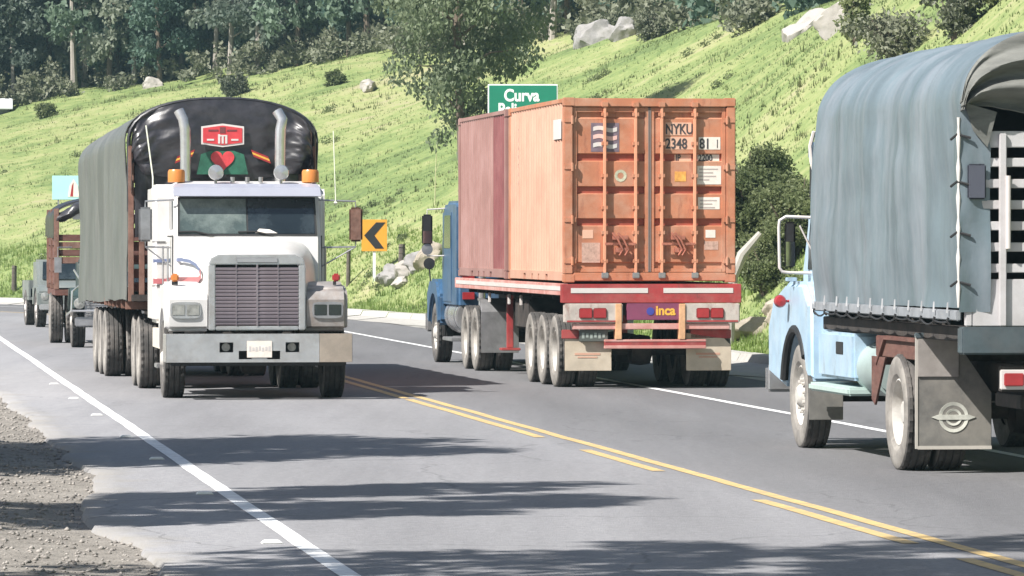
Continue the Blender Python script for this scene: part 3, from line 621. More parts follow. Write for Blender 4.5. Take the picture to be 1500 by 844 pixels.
# ------------------------------------------------------------------ wheels
WCACHE = {}
def wheel_meshes(Rw, w, kind, lug=True, dusty=False, rm_=None):
    key = (Rw, w, kind, lug, dusty, rm_.name if rm_ else '')
    if key in WCACHE: return WCACHE[key]
    k = Rw / 0.52; h = w / 2
    half = [(0.295 * k, h * 0.70), (0.34 * k, h * 0.93), (0.40 * k, h), (0.455 * k, h * 0.985), (0.495 * k, h * 0.90), (0.518 * k, h * 0.80), (0.52 * k, h * 0.58), (0.505 * k, h * 0.54), (0.505 * k, h * 0.44), (0.52 * k, h * 0.40), (0.52 * k, h * 0.08), (0.506 * k, h * 0.04)]
    prof = half + [(r, -x) for r, x in reversed(half)]
    nl = len(prof); lugs = {5, 6, nl - 6, nl - 7} if lug else None
    tm = MB().lathe(prof, 64, lug=lugs).mesh('tyre', smooth=25)
    for p_ in tm.polygons:
        p_.material_index = 1 if math.hypot(p_.center.y, p_.center.z) < 0.483 * k else 0
    rm = MB()
    if kind == 'front':
        rp = [(0.300 * k, -h * 0.5), (0.300 * k, h * 0.74), (0.288 * k, h * 0.78), (0.275 * k, h * 0.55), (0.225 * k, h * 0.35), (0.18 * k, h * 0.52), (0.13 * k, h * 0.62), (0.10 * k, h * 0.95), (0.075 * k, h * 1.1), (0.0, h * 1.12)]
        ring, rz = 0.155 * k, h * 0.60
    else:
        rp = [(0.300 * k, -h * 0.5), (0.300 * k, h * 0.74), (0.288 * k, h * 0.78), (0.272 * k, h * 0.2), (0.265 * k, -h * 0.45), (0.19 * k, -h * 0.62), (0.14 * k, -h * 0.5), (0.12 * k, h * 0.3), (0.09 * k, h * 0.5), (0.0, h * 0.55)]
        ring, rz = 0.165 * k, -h * 0.55
    rm.lathe(rp, 40)
    for i in range(10):
        a = 2 * math.pi * i / 10; c = (rz, ring * math.cos(a), ring * math.sin(a))
        rm.cyl(c, (rz + 0.035, c[1], c[2]), 0.016, 6)
    WCACHE[key] = (tm, rm.mesh('rim', smooth=30))
    return WCACHE[key]
def wheel(parent, x, y, side, Rw=0.52, w=0.27, kind='front', dual=False, tm=None, rm=None):
    """side: +1 right of the vehicle, -1 left; x is the outer face of the tyre"""
    t, r = wheel_meshes(Rw, w, kind, True, tm is rubber_d, rm)
    cx = x - side * w / 2
    root = link('wheel', MB().cyl((-0.18, 0, 0), (0.02, 0, 0), 0.11, 12).mesh('wheel'), parent, frame_m)
    root.location = (cx, y, Rw - 0.012); root.rotation_euler = (0, 0, 0 if side > 0 else math.pi)
    def sub(nm, me, mat, dx):
        o = link(nm, me, root)
        if not o.data.materials: o.data.materials.append(mat)
        o.location = (dx, 0, 0); o.rotation_euler = (random.uniform(0, 6), 0, 0)
    if not t.materials: t.materials.append(tm or rubber); t.materials.append(side_d if tm is rubber_d else side_b)
    sub('tyre', t, tm or rubber, 0); sub('rim', r, rm or rim_w, 0)
    if dual: sub('tyre', t, tm or rubber, -w - 0.045)
    return root
def axle(parent, hw, y, Rw=0.52, w=0.27, kind='rear', dual=True, tm=None, rm=None):
    wheel(parent, hw, y, 1, Rw, w, kind, dual, tm, rm); wheel(parent, -hw, y, -1, Rw, w, kind, dual, tm, rm)
    MB().cyl((-hw + 0.3, y, Rw), (hw - 0.3, y, Rw), 0.075, 12).lathe([(0.0, -0.2), (0.2, -0.14), (0.22, 0), (0.2, 0.14), (0, 0.2)], 16, (0, y, Rw)).build('axle', frame_m, parent)

# tarpaulin over hoops: half-width, side height, arch
def arch_pt(u, hw, z0, zs, zt, p=2.3):
    """u in 0..1 from the left foot over the top to the right foot"""
    a = zs - z0; arc = math.hypot(hw, zt - zs) * 1.15; tot = 2 * a + 2 * arc; d = u * tot
    if d < a: return -hw, z0 + d
    if d > tot - a: return hw, z0 + (tot - d)
    th = math.pi * (d - a) / (2 * arc); c, s_ = math.cos(th), math.sin(th)
    return -hw * math.copysign(abs(c) ** (2 / p), c), zs + (zt - zs) * abs(s_) ** (2 / p)
def tarp(name, mat, parent, y0, y1, hw, z0, zs, zt, fold, seed, nu=64, nv=90, zdrop=0.0, hoops=5, edge=0.03, thick=0.012):
    def fn(u, v):
        x, z = arch_pt(u, hw, z0, zs, zt); y = y0 + (y1 - y0) * v; Lt = abs(y1 - y0)
        side = 1 - smooth01((z - zs) / (zt - zs + 1e-6)) if z > zs else 1.0
        f = fold * (2.6 * float(fbm(v * Lt * 0.75 + z * 0.35 + seed, z * 0.45, seed, 3)) + 3.0 * float(fbm(v * Lt * 0.55 - z * 0.9 + seed, z * 0.8 + v * 3, seed + 5, 4)) + 0.35 * float(fbm(v * Lt * 4 + seed, z * 0.6, seed + 2, 2)))
        sag = 0.05 * math.sin(math.pi * ((v * hoops) % 1.0))
        n = Vector((x / hw, 0, 0)) if z <= zs else Vector((x / hw, 0, (z - zs) / (zt - zs))).normalized()
        d = f * (0.35 + 0.65 * float(side)) - sag * (1 - 0.35 * float(side))
        zb = edge * float(fbm(v * 12 + seed, 3.3, seed)) * 2 if u in (0.0, 1.0) else 0
        return (x + n.x * d, y, z + n.z * d + zb - zdrop * v)
    return MB().grid(fn, nu, nv).build(name, mat, parent, smooth=60, thick=thick)

# ------------------------------------------------------------------ the white tractor and its tarpaulin trailer, coming towards the camera
T = thing('semi_truck', 'white long nosed semi truck with chrome grille and tarpaulin trailer coming head on', 'truck', (-3.44, 68.5, 0), math.pi + PSI0)
# chassis
MB().box(-0.45, -0.33, -6.6, 0.9, 0.62, 0.88).box(0.33, 0.45, -6.6, 0.9, 0.62, 0.88).box(-0.33, 0.33, -0.35, 0.25, 0.42, 0.70).box(-0.9, 0.9, -0.06, 0.06, 0.42, 0.54).build('chassis', frame_m, T, 0.01)
axle(T, 1.20, 0.0, kind='front', dual=False, tm=rubber, w=0.29)
axle(T, 1.28, -4.45, tm=rubber_d); axle(T, 1.28, -5.78, tm=rubber_d)
# bumper with real openings: built from boxes round the holes
bz0, bz1, by0, by1 = 0.49, 0.86, 1.10, 1.26
hol = [(0.56, 0.40, 0.62, 0.74), (0.23, -0.0, 0.0, 0.0)]
bm_ = MB()
for x0, x1, z0, z1 in ((0.52, 1.21, bz0, bz1), (-0.78, -0.52, bz0, bz1), (0.34, 0.52, bz0, 0.62), (0.34, 0.52, 0.75, bz1), (-0.52, -0.34, bz0, 0.62), (-0.52, -0.34, 0.75, bz1),
                       (0.27, 0.34, bz0, bz1), (-0.34, -0.27, bz0, bz1), (0.10, 0.27, 0.64, bz1), (-0.27, -0.10, 0.64, bz1), (0.10, 0.27, bz0, 0.53), (-0.27, -0.10, bz0, 0.53), (-0.10, 0.10, bz0, bz1)):
    bm_.box(x0, x1, by0, by1, z0, z1)
bmp = bm_.build('bumper', chrome, T, 0.0)
bp_ = MB().box(-1.21, -0.782, by0, by1 - 0.0015, bz0, bz1).build('bumper_panel', M('tan_reflection_chrome', (0.55, 0.46, 0.38), 0.3, 0.65, var=0.15, scale=4, dirt=(0.35, 0.30, 0.26), damt=0.5, dscale=3), bmp, 0.004)  # end of the bumper, with a tan reflection painted into its colour
MB().box(-1.15, 1.15, 0.98, 1.08, 0.44, 0.84).build('bumper_bracket', black, T, 0.01)
for s_ in (-1, 1):
    MB().cyl((s_ * 0.43, 1.09, 0.685), (s_ * 0.43, 1.14, 0.685), 0.055, 16).build('fog_lamp', clear, T)
# bent bumper ends wrapping back
for s_ in (-1, 1): MB().prism([(s_ * 1.212, 1.26), (s_ * 1.225, 1.10), (s_ * 1.225, 0.72), (s_ * 1.195, 0.72), (s_ * 1.195, 1.10)], 'z', 0.49, 0.86).build('bumper_end', chrome if s_ > 0 else primer, T, 0.008)
pl = MB().box(-0.165, 0.165, 1.262, 1.272, 0.55, 0.77).build('licence_plate', placard, T, 0.006)
pm_ = MB()
for k_ in range(7): pm_.box(-0.14 + k_ * 0.042, -0.115 + k_ * 0.042, 1.2725, 1.2745, 0.635 + 0.01 * (k_ % 2), 0.70 - 0.008 * (k_ % 3))
pm_.build('plate_print', M('plate_grey', (0.52, 0.49, 0.48), 0.6), pl)
# hood loft
def hood_sec(y):
    f = (0.78 - y) / 1.6; hw = 0.655 + 0.275 * f; zt = 1.86 + 0.27 * f ** 0.9; return hw, zt
def hood_fn(u, v):
    y = 0.78 - 1.6 * v; hw, zt = hood_sec(y); a = math.pi * u; c, s_ = math.cos(a), math.sin(a); p = 5.0
    zb = 0.92; return (hw * math.copysign(abs(c) ** (2 / p), c), y, zb + (zt - zb) * abs(s_) ** (2 / p))
hood = MB().grid(hood_fn, 41, 14).build('hood', white_p, T, smooth=50, thick=0.02)
# fenders with wheel arch
for s_ in (1, -1):
    arch = [(0.62 * math.cos(R(a)), 0.52 + 0.62 * math.sin(R(a))) for a in range(35, 176, 14)]
    poly = [(0.80, 0.90), (0.83, 1.30), (0.74, 1.45), (0.30, 1.53), (-0.45, 1.53), (-0.78, 1.25), (-0.82, 0.70)] + arch[::-1]
    fe = MB().prism(poly, 'x', s_ * 0.60, s_ * 1.195).build('fender', white_p if s_ > 0 else primer, T, 0.05, seg=3)
    if s_ < 0: fe['label'] = 'unpainted grey fender with a dark headlight'
    hl = MB()
    n_ = 20
    pts = []
    for i in range(n_):
        a = 2 * math.pi * i / n_; pts.append((s_ * 0.93 + 0.205 * math.copysign(abs(math.cos(a)) ** 0.45, math.cos(a)), 1.165 + 0.115 * math.copysign(abs(math.sin(a)) ** 0.45, math.sin(a))))
    bez = hl.prism(pts, 'y', 0.76, 0.835).build('headlight', chrome if s_ > 0 else steel, fe, 0.008)
    for dx in (-0.095, 0.095):
        MB().prism([(s_ * 0.93 + dx + 0.082 * a, 1.165 + 0.07 * b) for a, b in ((-1, -1), (1, -1), (1, 1), (-1, 1))], 'y', 0.832, 0.842).build('lens', clear if s_ > 0 else glass, fe, 0.006)
    lm = MB().box(s_ * 1.06 - 0.05, s_ * 1.06 + 0.05, 0.55, 0.63, 1.535, 1.64).build('turn_lamp', amber if s_ > 0 else redl, T, 0.02)
    MB().box(s_ * 1.04 - 0.02, s_ * 1.08 + 0.02 if s_ > 0 else s_ * 1.04 + 0.02, 0.57, 0.61, 1.49, 1.54).build('lamp_stalk', black, T)
# grille
gs = MB()
outer = [(-0.635, 0.90), (0.635, 0.90), (0.635, 1.72), (0.60, 1.83), (0.50, 1.885), (-0.50, 1.885), (-0.60, 1.83), (-0.635, 1.72)]
gs.box(-0.635, -0.545, 0.74, 0.86, 0.90, 1.76).box(0.545, 0.635, 0.74, 0.86, 0.90, 1.76).box(-0.545, 0.545, 0.74, 0.86, 0.90, 0.955)
gs.prism([(-0.635, 1.76), (0.635, 1.76), (0.60, 1.84), (0.50, 1.89), (-0.50, 1.89), (-0.60, 1.84)], 'y', 0.74, 0.86)
grl = gs.build('grille', chrome, T, 0.012)
MB().box(-0.545, 0.545, 0.70, 0.745, 0.955, 1.76).build('radiator', black, grl)
bar_m = M('grille_bar', (0.36, 0.31, 0.33), 0.3, 0.75, var=0.15)
bar = MB().prism([(0.75, -0.02), (0.85, -0.028), (0.858, 0.0), (0.85, 0.010), (0.75, 0.006)], 'x', -0.543, 0.543).mesh('grille_bar', 0.003); bar.materials.append(bar_m)
for i in range(16):
    b_ = link('grille_bar', bar, grl); b_.location = (0, 0, 0.99 + i * 0.048)
MB().box(-0.012, 0.012, 0.858, 0.868, 0.955, 1.76).box(-0.28, -0.268, 0.858, 0.866, 0.955, 1.76).box(0.268, 0.28, 0.858, 0.866, 0.955, 1.76).build('grille_upright', bar_m, grl)
MB().box(-0.27, 0.27, 0.862, 0.876, 1.785, 1.850).build('name_plate', M('name_plate', (0.46, 0.46, 0.47), 0.35, 0.6), grl, 0.02)
# cab
cab_poly = [(-0.76, 0.95), (-0.80, 2.10), (-1.06, 2.70), (-1.16, 2.83), (-1.45, 2.875), (-3.2, 2.84), (-3.32, 2.70), (-3.32, 0.95)]
cm = MB(); nn = len(cab_poly)
vv = []
for s_ in (-1, 1):
    for (yy, zz) in cab_poly: vv.append((s_ * (1.0 - (0.045 if zz > 2.2 else 0.0)), yy, zz))
cm.add(vv, [(i, (i + 1) % nn, (i + 1) % nn + nn, i + nn) for i in range(nn)] + [tuple(range(nn)), tuple(range(nn, 2 * nn))[::-1]])
cab = cm.build('cab', white_p, T, 0.055, seg=3)
slp = MB().prism([(-2.12, 0.95), (-2.12, 2.72), (-2.25, 2.84), (-3.25, 2.84), (-3.34, 2.74), (-3.34, 0.95)], 'x', -1.16, 1.2).build('sleeper', white_p, T, 0.06, seg=3)
for s_ in (-1, 1): MB().box(s_ * 1.201 if s_ > 0 else -1.166, s_ * 1.207 if s_ > 0 else -1.16, -2.95, -2.5, 2.2, 2.5).build('sleeper_window', glass, slp)
for z_ in (1.45, 2.05): MB().box(1.02, 1.202, -2.116, -2.108, z_, z_ + 0.012).build('panel_seam', black, slp)
def ws(x, f, off): # point on the windscreen plane
    y = -0.80 + (-0.26) * f; z = 2.10 + 0.60 * f; n = Vector((0, 0.60, 0.26)).normalized(); return (x, y + n.y * off, z + n.z * off)
def slab(name, mat, pts_in, thick, parent):
    a = [ws(x, f, 0.002) for x, f in pts_in]; b_ = [ws(x, f, thick) for x, f in pts_in]; n = len(a)
    return MB().add(a + b_, [tuple(range(n))[::-1], tuple(range(n, 2 * n))] + [(i, (i + 1) % n, (i + 1) % n + n, i + n) for i in range(n)]).build(name, mat, parent, 0.0)
gask = slab('windscreen_gasket', black, [(-0.935, 0.06), (0.935, 0.06), (0.925, 0.92), (-0.925, 0.92)], 0.012, cab)
slab('windscreen_pane', M('pale_reflection_glass', (0.055, 0.075, 0.072), 0.07, var=0.4, scale=2, spec=0.9, dirt=(0.25, 0.29, 0.27), damt=0.75, dscale=1.3), [(0.012, 0.10), (0.905, 0.10), (0.895, 0.88), (0.012, 0.88)], 0.018, cab)  # pale green smears colour in the reflection on this pane
slab('windscreen_pane', glass, [(-0.905, 0.10), (-0.012, 0.10), (-0.012, 0.88), (-0.895, 0.88)], 0.018, cab)
for x0 in (0.45, -0.35):
    MB().tube([ws(x0, 0.05, 0.03), ws(x0 + 0.25, 0.14, 0.03), ws(x0 + 0.48, 0.13, 0.03)], 0.010, 6).build('wiper', black, cab)
# papers on the dashboard seen through the glass
slab('dashboard_paper', placard, [(-0.40, 0.11), (-0.10, 0.11), (-0.16, 0.21), (-0.30, 0.19)], 0.0205, cab)
# sun visor above the windscreen
MB().add([(-0.97, -1.00, 2.70), (0.97, -1.00, 2.70), (1.0, -0.80, 2.66), (-1.0, -0.80, 2.66), (-0.97, -1.10, 2.84), (0.97, -1.10, 2.84), (0.99, -0.88, 2.79), (-0.99, -0.88, 2.79)],
         [(0, 3, 2, 1), (4, 5, 6, 7), (0, 1, 5, 4), (1, 2, 6, 5), (2, 3, 7, 6), (3, 0, 4, 7)]).build('sun_visor', M('visor_grey', (0.30, 0.31, 0.37), 0.35, var=0.08), T, 0.012)
# roof lights
for s_ in (-1, 1):
    bc = MB().lathe([(0.0, 0.0), (0.115, 0.0), (0.115, 0.14), (0.10, 0.17), (0.0, 0.175)], 18, (s_ * 0.92 if s_ > 0 else -0.89, -1.35, 2.86), 'z').build('beacon', amber, T, smooth=30)
    sx = 0.40 if s_ > 0 else -0.48
    MB().lathe([(0.0, 0.085), (0.095, 0.07), (0.105, 0.04), (0.095, -0.02), (0.06, -0.07), (0.0, -0.09)], 20, (sx, -1.20, 2.99), 'y').build('roof_spotlight', chrome, T, smooth=40)
    MB().cyl((sx, -1.20, 2.84), (sx, -1.20, 2.92), 0.02, 8).build('spotlight_stalk', steel, T)
    pts = [(s_ * 0.66, -3.55, 0.9), (s_ * 0.66, -3.55, 3.45), (s_ * 0.665, -3.55, 3.62), (s_ * 0.69, -3.56, 3.76), (s_ * 0.75 if s_ > 0 else s_ * 0.62, -3.60, 3.88)]
    st_ = MB().tube(pts, [0.075] * 5, 16).build('exhaust_stack', chrome, T, smooth=50)
for x0 in (0.17, -0.03, -0.21):
    MB().cyl((x0, -1.25, 2.855), (x0, -1.25, 2.93), 0.03, 10).build('clearance_lamp', steel, T)
# doors: seam, handle, window on each side
for s_ in (-1, 1):
    d = MB().box(s_ * 1.0 - 0.006, s_ * 1.0 + 0.012, -2.0, -0.92, 1.05, 2.12).build('door', white_p, T, 0.004)
    MB().box(s_ * 1.0 - 0.008, s_ * 1.0 + 0.004, -2.02, -0.90, 1.03, 2.14).build('door_gap', black, d)
    MB().prism([(-1.95, 2.22), (-1.22, 2.22), (-1.32, 2.64), (-1.95, 2.64)], 'x', s_ * 0.94, s_ * 0.985).build('side_window', glass, T, 0.01)
    MB().box(s_ * 1.012, s_ * 1.04, -1.92, -1.75, 1.75, 1.79).build('door_handle', chrome, d, 0.006)
    for y0 in (-0.95, -2.05): MB().cyl((s_ * 1.06, y0, 1.1), (s_ * 1.06, y0, 2.0), 0.013, 8).build('grab_rail', steel, T)
    MB().box(s_ * 0.55, s_ * 1.16, -2.9, -1.0, 0.52, 0.98).build('fuel_tank', chrome if s_ < 0 else M('cream_tank', (0.60, 0.55, 0.47), 0.5, var=0.15), T, 0.10, seg=4)
    MB().box(s_ * 1.0, s_ * 1.20, -1.7, -1.1, 0.36, 0.42).box(s_ * 0.98, s_ * 1.0, -1.7, -1.1, 0.36, 0.6).build('step', steel, T, 0.008)
    mx = s_ * 1.36 if s_ > 0 else -1.47
    mir = MB().box(mx - 0.09, mx + 0.09, -0.98, -0.93, 2.06, 2.52).build('mirror', rust if s_ < 0 else steel, T, 0.03)
    MB().tube([(s_ * 0.97, -1.0, 2.62), (mx, -0.98, 2.60), (mx, -0.98, 2.52)], 0.012, 6).tube([(s_ * 1.0, -1.0, 1.98), (mx, -0.98, 1.99), (mx, -0.98, 2.06)], 0.012, 6).tube([(s_ * 1.0, -1.0, 1.72), (mx, -0.98, 1.99)], 0.010, 6).build('mirror_arm', steel, mir)
MB().tube([(-1.20, -0.98, 2.58), (-1.17, -1.0, 3.55)], 0.007, 5).lathe([(0, -0.03), (0.03, 0), (0, 0.03)], 8, (-1.20, -0.98, 2.58), 'z').build('antenna', M('antenna_white', (0.7, 0.72, 0.6), 0.5), T)
MB().tube([(1.15, -2.9, 2.8), (1.15, -2.9, 2.95), (1.24, -2.95, 3.66)], 0.011, 5).build('antenna', M('antenna_white', (0.7, 0.72, 0.6), 0.5), T)
# painted loop on the right flank of the hood and the door
def flank(y, z):
    if y > -0.80: hw, zt = hood_sec(y); return hw + 0.012
    return 1.02
def ribbon(name, pl, w, mat):
    mb = MB(); k = len(pl); v = []
    for i, (y, z) in enumerate(pl):
        a = pl[max(i - 1, 0)]; b = pl[min(i + 1, k - 1)]; d = Vector((b[0] - a[0], b[1] - a[1])).normalized(); n = Vector((-d.y, d.x)) * w / 2
        for q in (-1, 1):
            yy, zz = y + n.x * q, z + n.y * q; v.append((flank(yy, zz) + 0.004, yy, zz))
    mb.add(v, [(2 * i, 2 * i + 1, 2 * i + 3, 2 * i + 2) for i in range(k - 1)]).build(name, mat, T, smooth=0, thick=0.003)
bluest = M('blue_grey_stripe', (0.13, 0.16, 0.27), 0.4); redst = M('brick_red_stripe', (0.42, 0.13, 0.14), 0.4)
top_ = [(-2.1, 1.80), (-1.2, 1.81), (-0.6, 1.82), (-0.1, 1.80), (0.25, 1.75), (0.46, 1.68)]
bot_ = [(0.46, 1.68), (0.50, 1.60), (0.38, 1.56), (-0.1, 1.555), (-0.8, 1.55), (-2.1, 1.52)]
MB().box(1.01, 1.19, -2.112, -2.105, 1.775, 1.82).build('paint_stripe', bluest, T); MB().box(1.01, 1.19, -2.112, -2.105, 1.485, 1.555).build('paint_stripe', redst, T)
ribbon('paint_stripe', top_, 0.045, bluest); ribbon('paint_stripe', bot_, 0.07, redst)

# trailer
mark = set(bpy.data.objects)
MB().box(-0.55, -0.43, -16.4, -3.9, 0.98, 1.22).box(0.43, 0.55, -16.4, -3.9, 0.98, 1.22).box(-1.27, 1.27, -16.5, -3.95, 1.22, 1.32).build('trailer_frame', frame_m, T, 0.01)
for y in np.arange(-16.2, -4.0, 1.02):
    MB().box(-1.29, 1.29, y - 0.04, y + 0.04, 1.10, 1.215).build('cross_member', rust, T, 0.005)
for y in (-11.1, -12.4, -13.7): axle(T, 1.24, y, tm=rubber_d)
for y in (-7.4,): MB().box(-0.8, -0.7, y - 0.06, y + 0.06, 0.25, 1.05).box(0.7, 0.8, y - 0.06, y + 0.06, 0.25, 1.05).box(-0.9, -0.6, y - 0.15, y + 0.15, 0.2, 0.25).box(0.6, 0.9, y - 0.15, y + 0.15, 0.2, 0.25).build('landing_leg', frame_m, T, 0.01)
tarp('side_tarpaulin', tarp_g, T, -4.10, -16.5, 1.335, 1.24, 3.46, 4.08, 0.026, 3, 60, 100, zdrop=0.17, hoops=9, edge=0.05)
# front stake wall: rust posts and boards, black tarpaulin drape, hoop
for x0 in (-1.27, -1.12, 1.12, 1.27):
    MB().box(x0 - 0.04, x0 + 0.04, -4.08, -4.00, 1.22, 3.40 if abs(x0) > 1.2 else 3.62).build('stake_post', rust, T, 0.008)
for i in range(11):
    MB().box(-1.30, 1.30, -4.14, -4.085, 1.36 + i * 0.19, 1.36 + i * 0.19 + 0.13).build('front_board', wood_r, T, 0.006)
hp = [arch_pt(0.16 + 0.68 * i / 30, 1.30, 1.24, 3.46, 4.06) for i in range(31)]
MB().tube([(x, -4.06, z) for x, z in hp], 0.028, 8).build('hoop', tarp_b, T)
def drape(u, v):
    # front curtain filling the arch, gathered at the sides
    x, zt = arch_pt(0.20 + 0.60 * u, 1.27, 1.24, 3.46, 4.05)
    zlow = 2.98 + 0.05 * math.sin(u * 9) + 0.10 * float(fbm(u * 9, 1.1, 5)); zlow = min(zlow, zt - 0.05); z = zt + (zlow - zt) * v
    e = abs(x) / 1.27
    bulge = 0.05 * math.sin(math.pi * v) + 0.045 * math.sin(u * 34 + v * 3 * (1 if x > 0 else -1)) * e ** 2 + 0.10 * float(fbm(u * 7, v * 5, 6)) * (0.2 + e) + 0.02 * math.sin(u * 14)
    def rg(a, b, sd): return 1 - abs(4 * float(fbm(a, b, sd, 2)))
    wr_ = 0.030 * rg(u * 6 + v * 2.2, v * 1.6 - u, 31) + 0.022 * rg(u * 11 - v * 3, v * 2.5 + u * 2, 37) * (0.4 + e)
    return (x, -4.02 + bulge * (0.8 + 0.9 * e * e) + wr_, z)
MB().grid(drape, 130, 44).build('front_tarpaulin', tarp_b, T, smooth=60)
def drape2(u, v):
    x = 1.22 - 2.44 * u; z = 3.12 - 1.0 * v
    return (x, -4.02 + 0.05 * float(fbm(u * 12, v * 3, 8)) + 0.025 * math.sin(u * 31 + v), z)
MB().grid(drape2, 60, 14).build('lower_tarpaulin', tarp_b, T, smooth=60, thick=0.01)
# emblem, heart and arrows on the curtain
sgn = MB().prism([(-0.30, 3.42), (0, 3.38), (0.30, 3.42), (0.30, 3.67), (0, 3.71), (-0.30, 3.67)], 'y', -3.895, -3.885).build('emblem_panel', white_t, T)
rp_ = M('emblem_red', (0.55, 0.05, 0.06), 0.5, var=0.12, scale=8)
MB().prism([(-0.275, 3.445), (0, 3.408), (0.275, 3.445), (0.275, 3.645), (0, 3.682), (-0.275, 3.645)], 'y', -3.886, -3.879).build('emblem_field', rp_, sgn)
MB().box(-0.20, -0.06, -3.8785, -3.875, 3.60, 3.625).box(-0.04, 0.04, -3.8785, -3.875, 3.575, 3.66).box(0.06, 0.20, -3.8785, -3.875, 3.60, 3.625).build('emblem_print', M('emblem_dark', (0.16, 0.04, 0.045), 0.6), sgn)
mb = MB()
for x0, w_, z0, z1 in ((0.05, 0.03, 3.43, 3.56), (0.0, 0.028, 3.43, 3.53), (-0.05, 0.03, 3.43, 3.53)): mb.box(x0 - w_ / 2, x0 + w_ / 2, -3.8785, -3.874, z0, z1)
mb.box(-0.065, 0.065, -3.8785, -3.8735, 3.53, 3.55).box(0.12, 0.22, -3.8785, -3.874, 3.47, 3.495).box(-0.22, -0.12, -3.8785, -3.874, 3.47, 3.495)
mb.build('emblem_mark', white_t, sgn)
def heart(sc_, cx, cz):
    p = []
    for i in range(40):
        t = 2 * math.pi * i / 40; p.append((cx + sc_ * 16 * math.sin(t) ** 3 / 17, cz + sc_ * (13 * math.cos(t) - 5 * math.cos(2 * t) - 2 * math.cos(3 * t) - math.cos(4 * t)) / 17))
    return p
gp = MB().prism([(-0.36, 3.00), (0.36, 3.00), (0.30, 3.28), (0.16, 3.33), (-0.16, 3.33), (-0.30, 3.28)], 'y', -3.925, -3.912).build('green_patch', M('green_patch', (0.025, 0.12, 0.075), 0.55, var=0.4, scale=6), T)
MB().prism(heart(0.175, 0, 3.20), 'y', -3.913, -3.900).build('heart', M('heart_red', (0.60, 0.06, 0.07), 0.45, var=0.2, scale=9), gp)
for s_, x0 in ((1, 0.52), (-1, -0.53)):
    c_, s2 = math.cos(R(-22 * s_)), math.sin(R(-22 * s_))
    for j, mt in enumerate((redl, yellow, redl)):
        q = []
        for (a, b) in ((-0.13, 0.03 - j * 0.036), (0.13, 0.03 - j * 0.036), (0.13, -0.004 - j * 0.036), (-0.13, -0.004 - j * 0.036)): q.append((x0 + a * c_ + b * s2 , 3.27 + a * s2 * -1 * -1 + b * c_))
        MB().prism(q, 'y', -3.905, -3.895).build('ribbon_stripe', mt, T)

# the trailer trails a little to the truck's right
for o in [o for o in bpy.data.objects if o not in mark and o.parent == T]:
    m_ = Matrix.Rotation(0.0113, 4, 'Z'); l_ = m_ @ o.location; o.location = (l_.x + 0.075, l_.y, l_.z); o.rotation_euler[2] += 0.0113

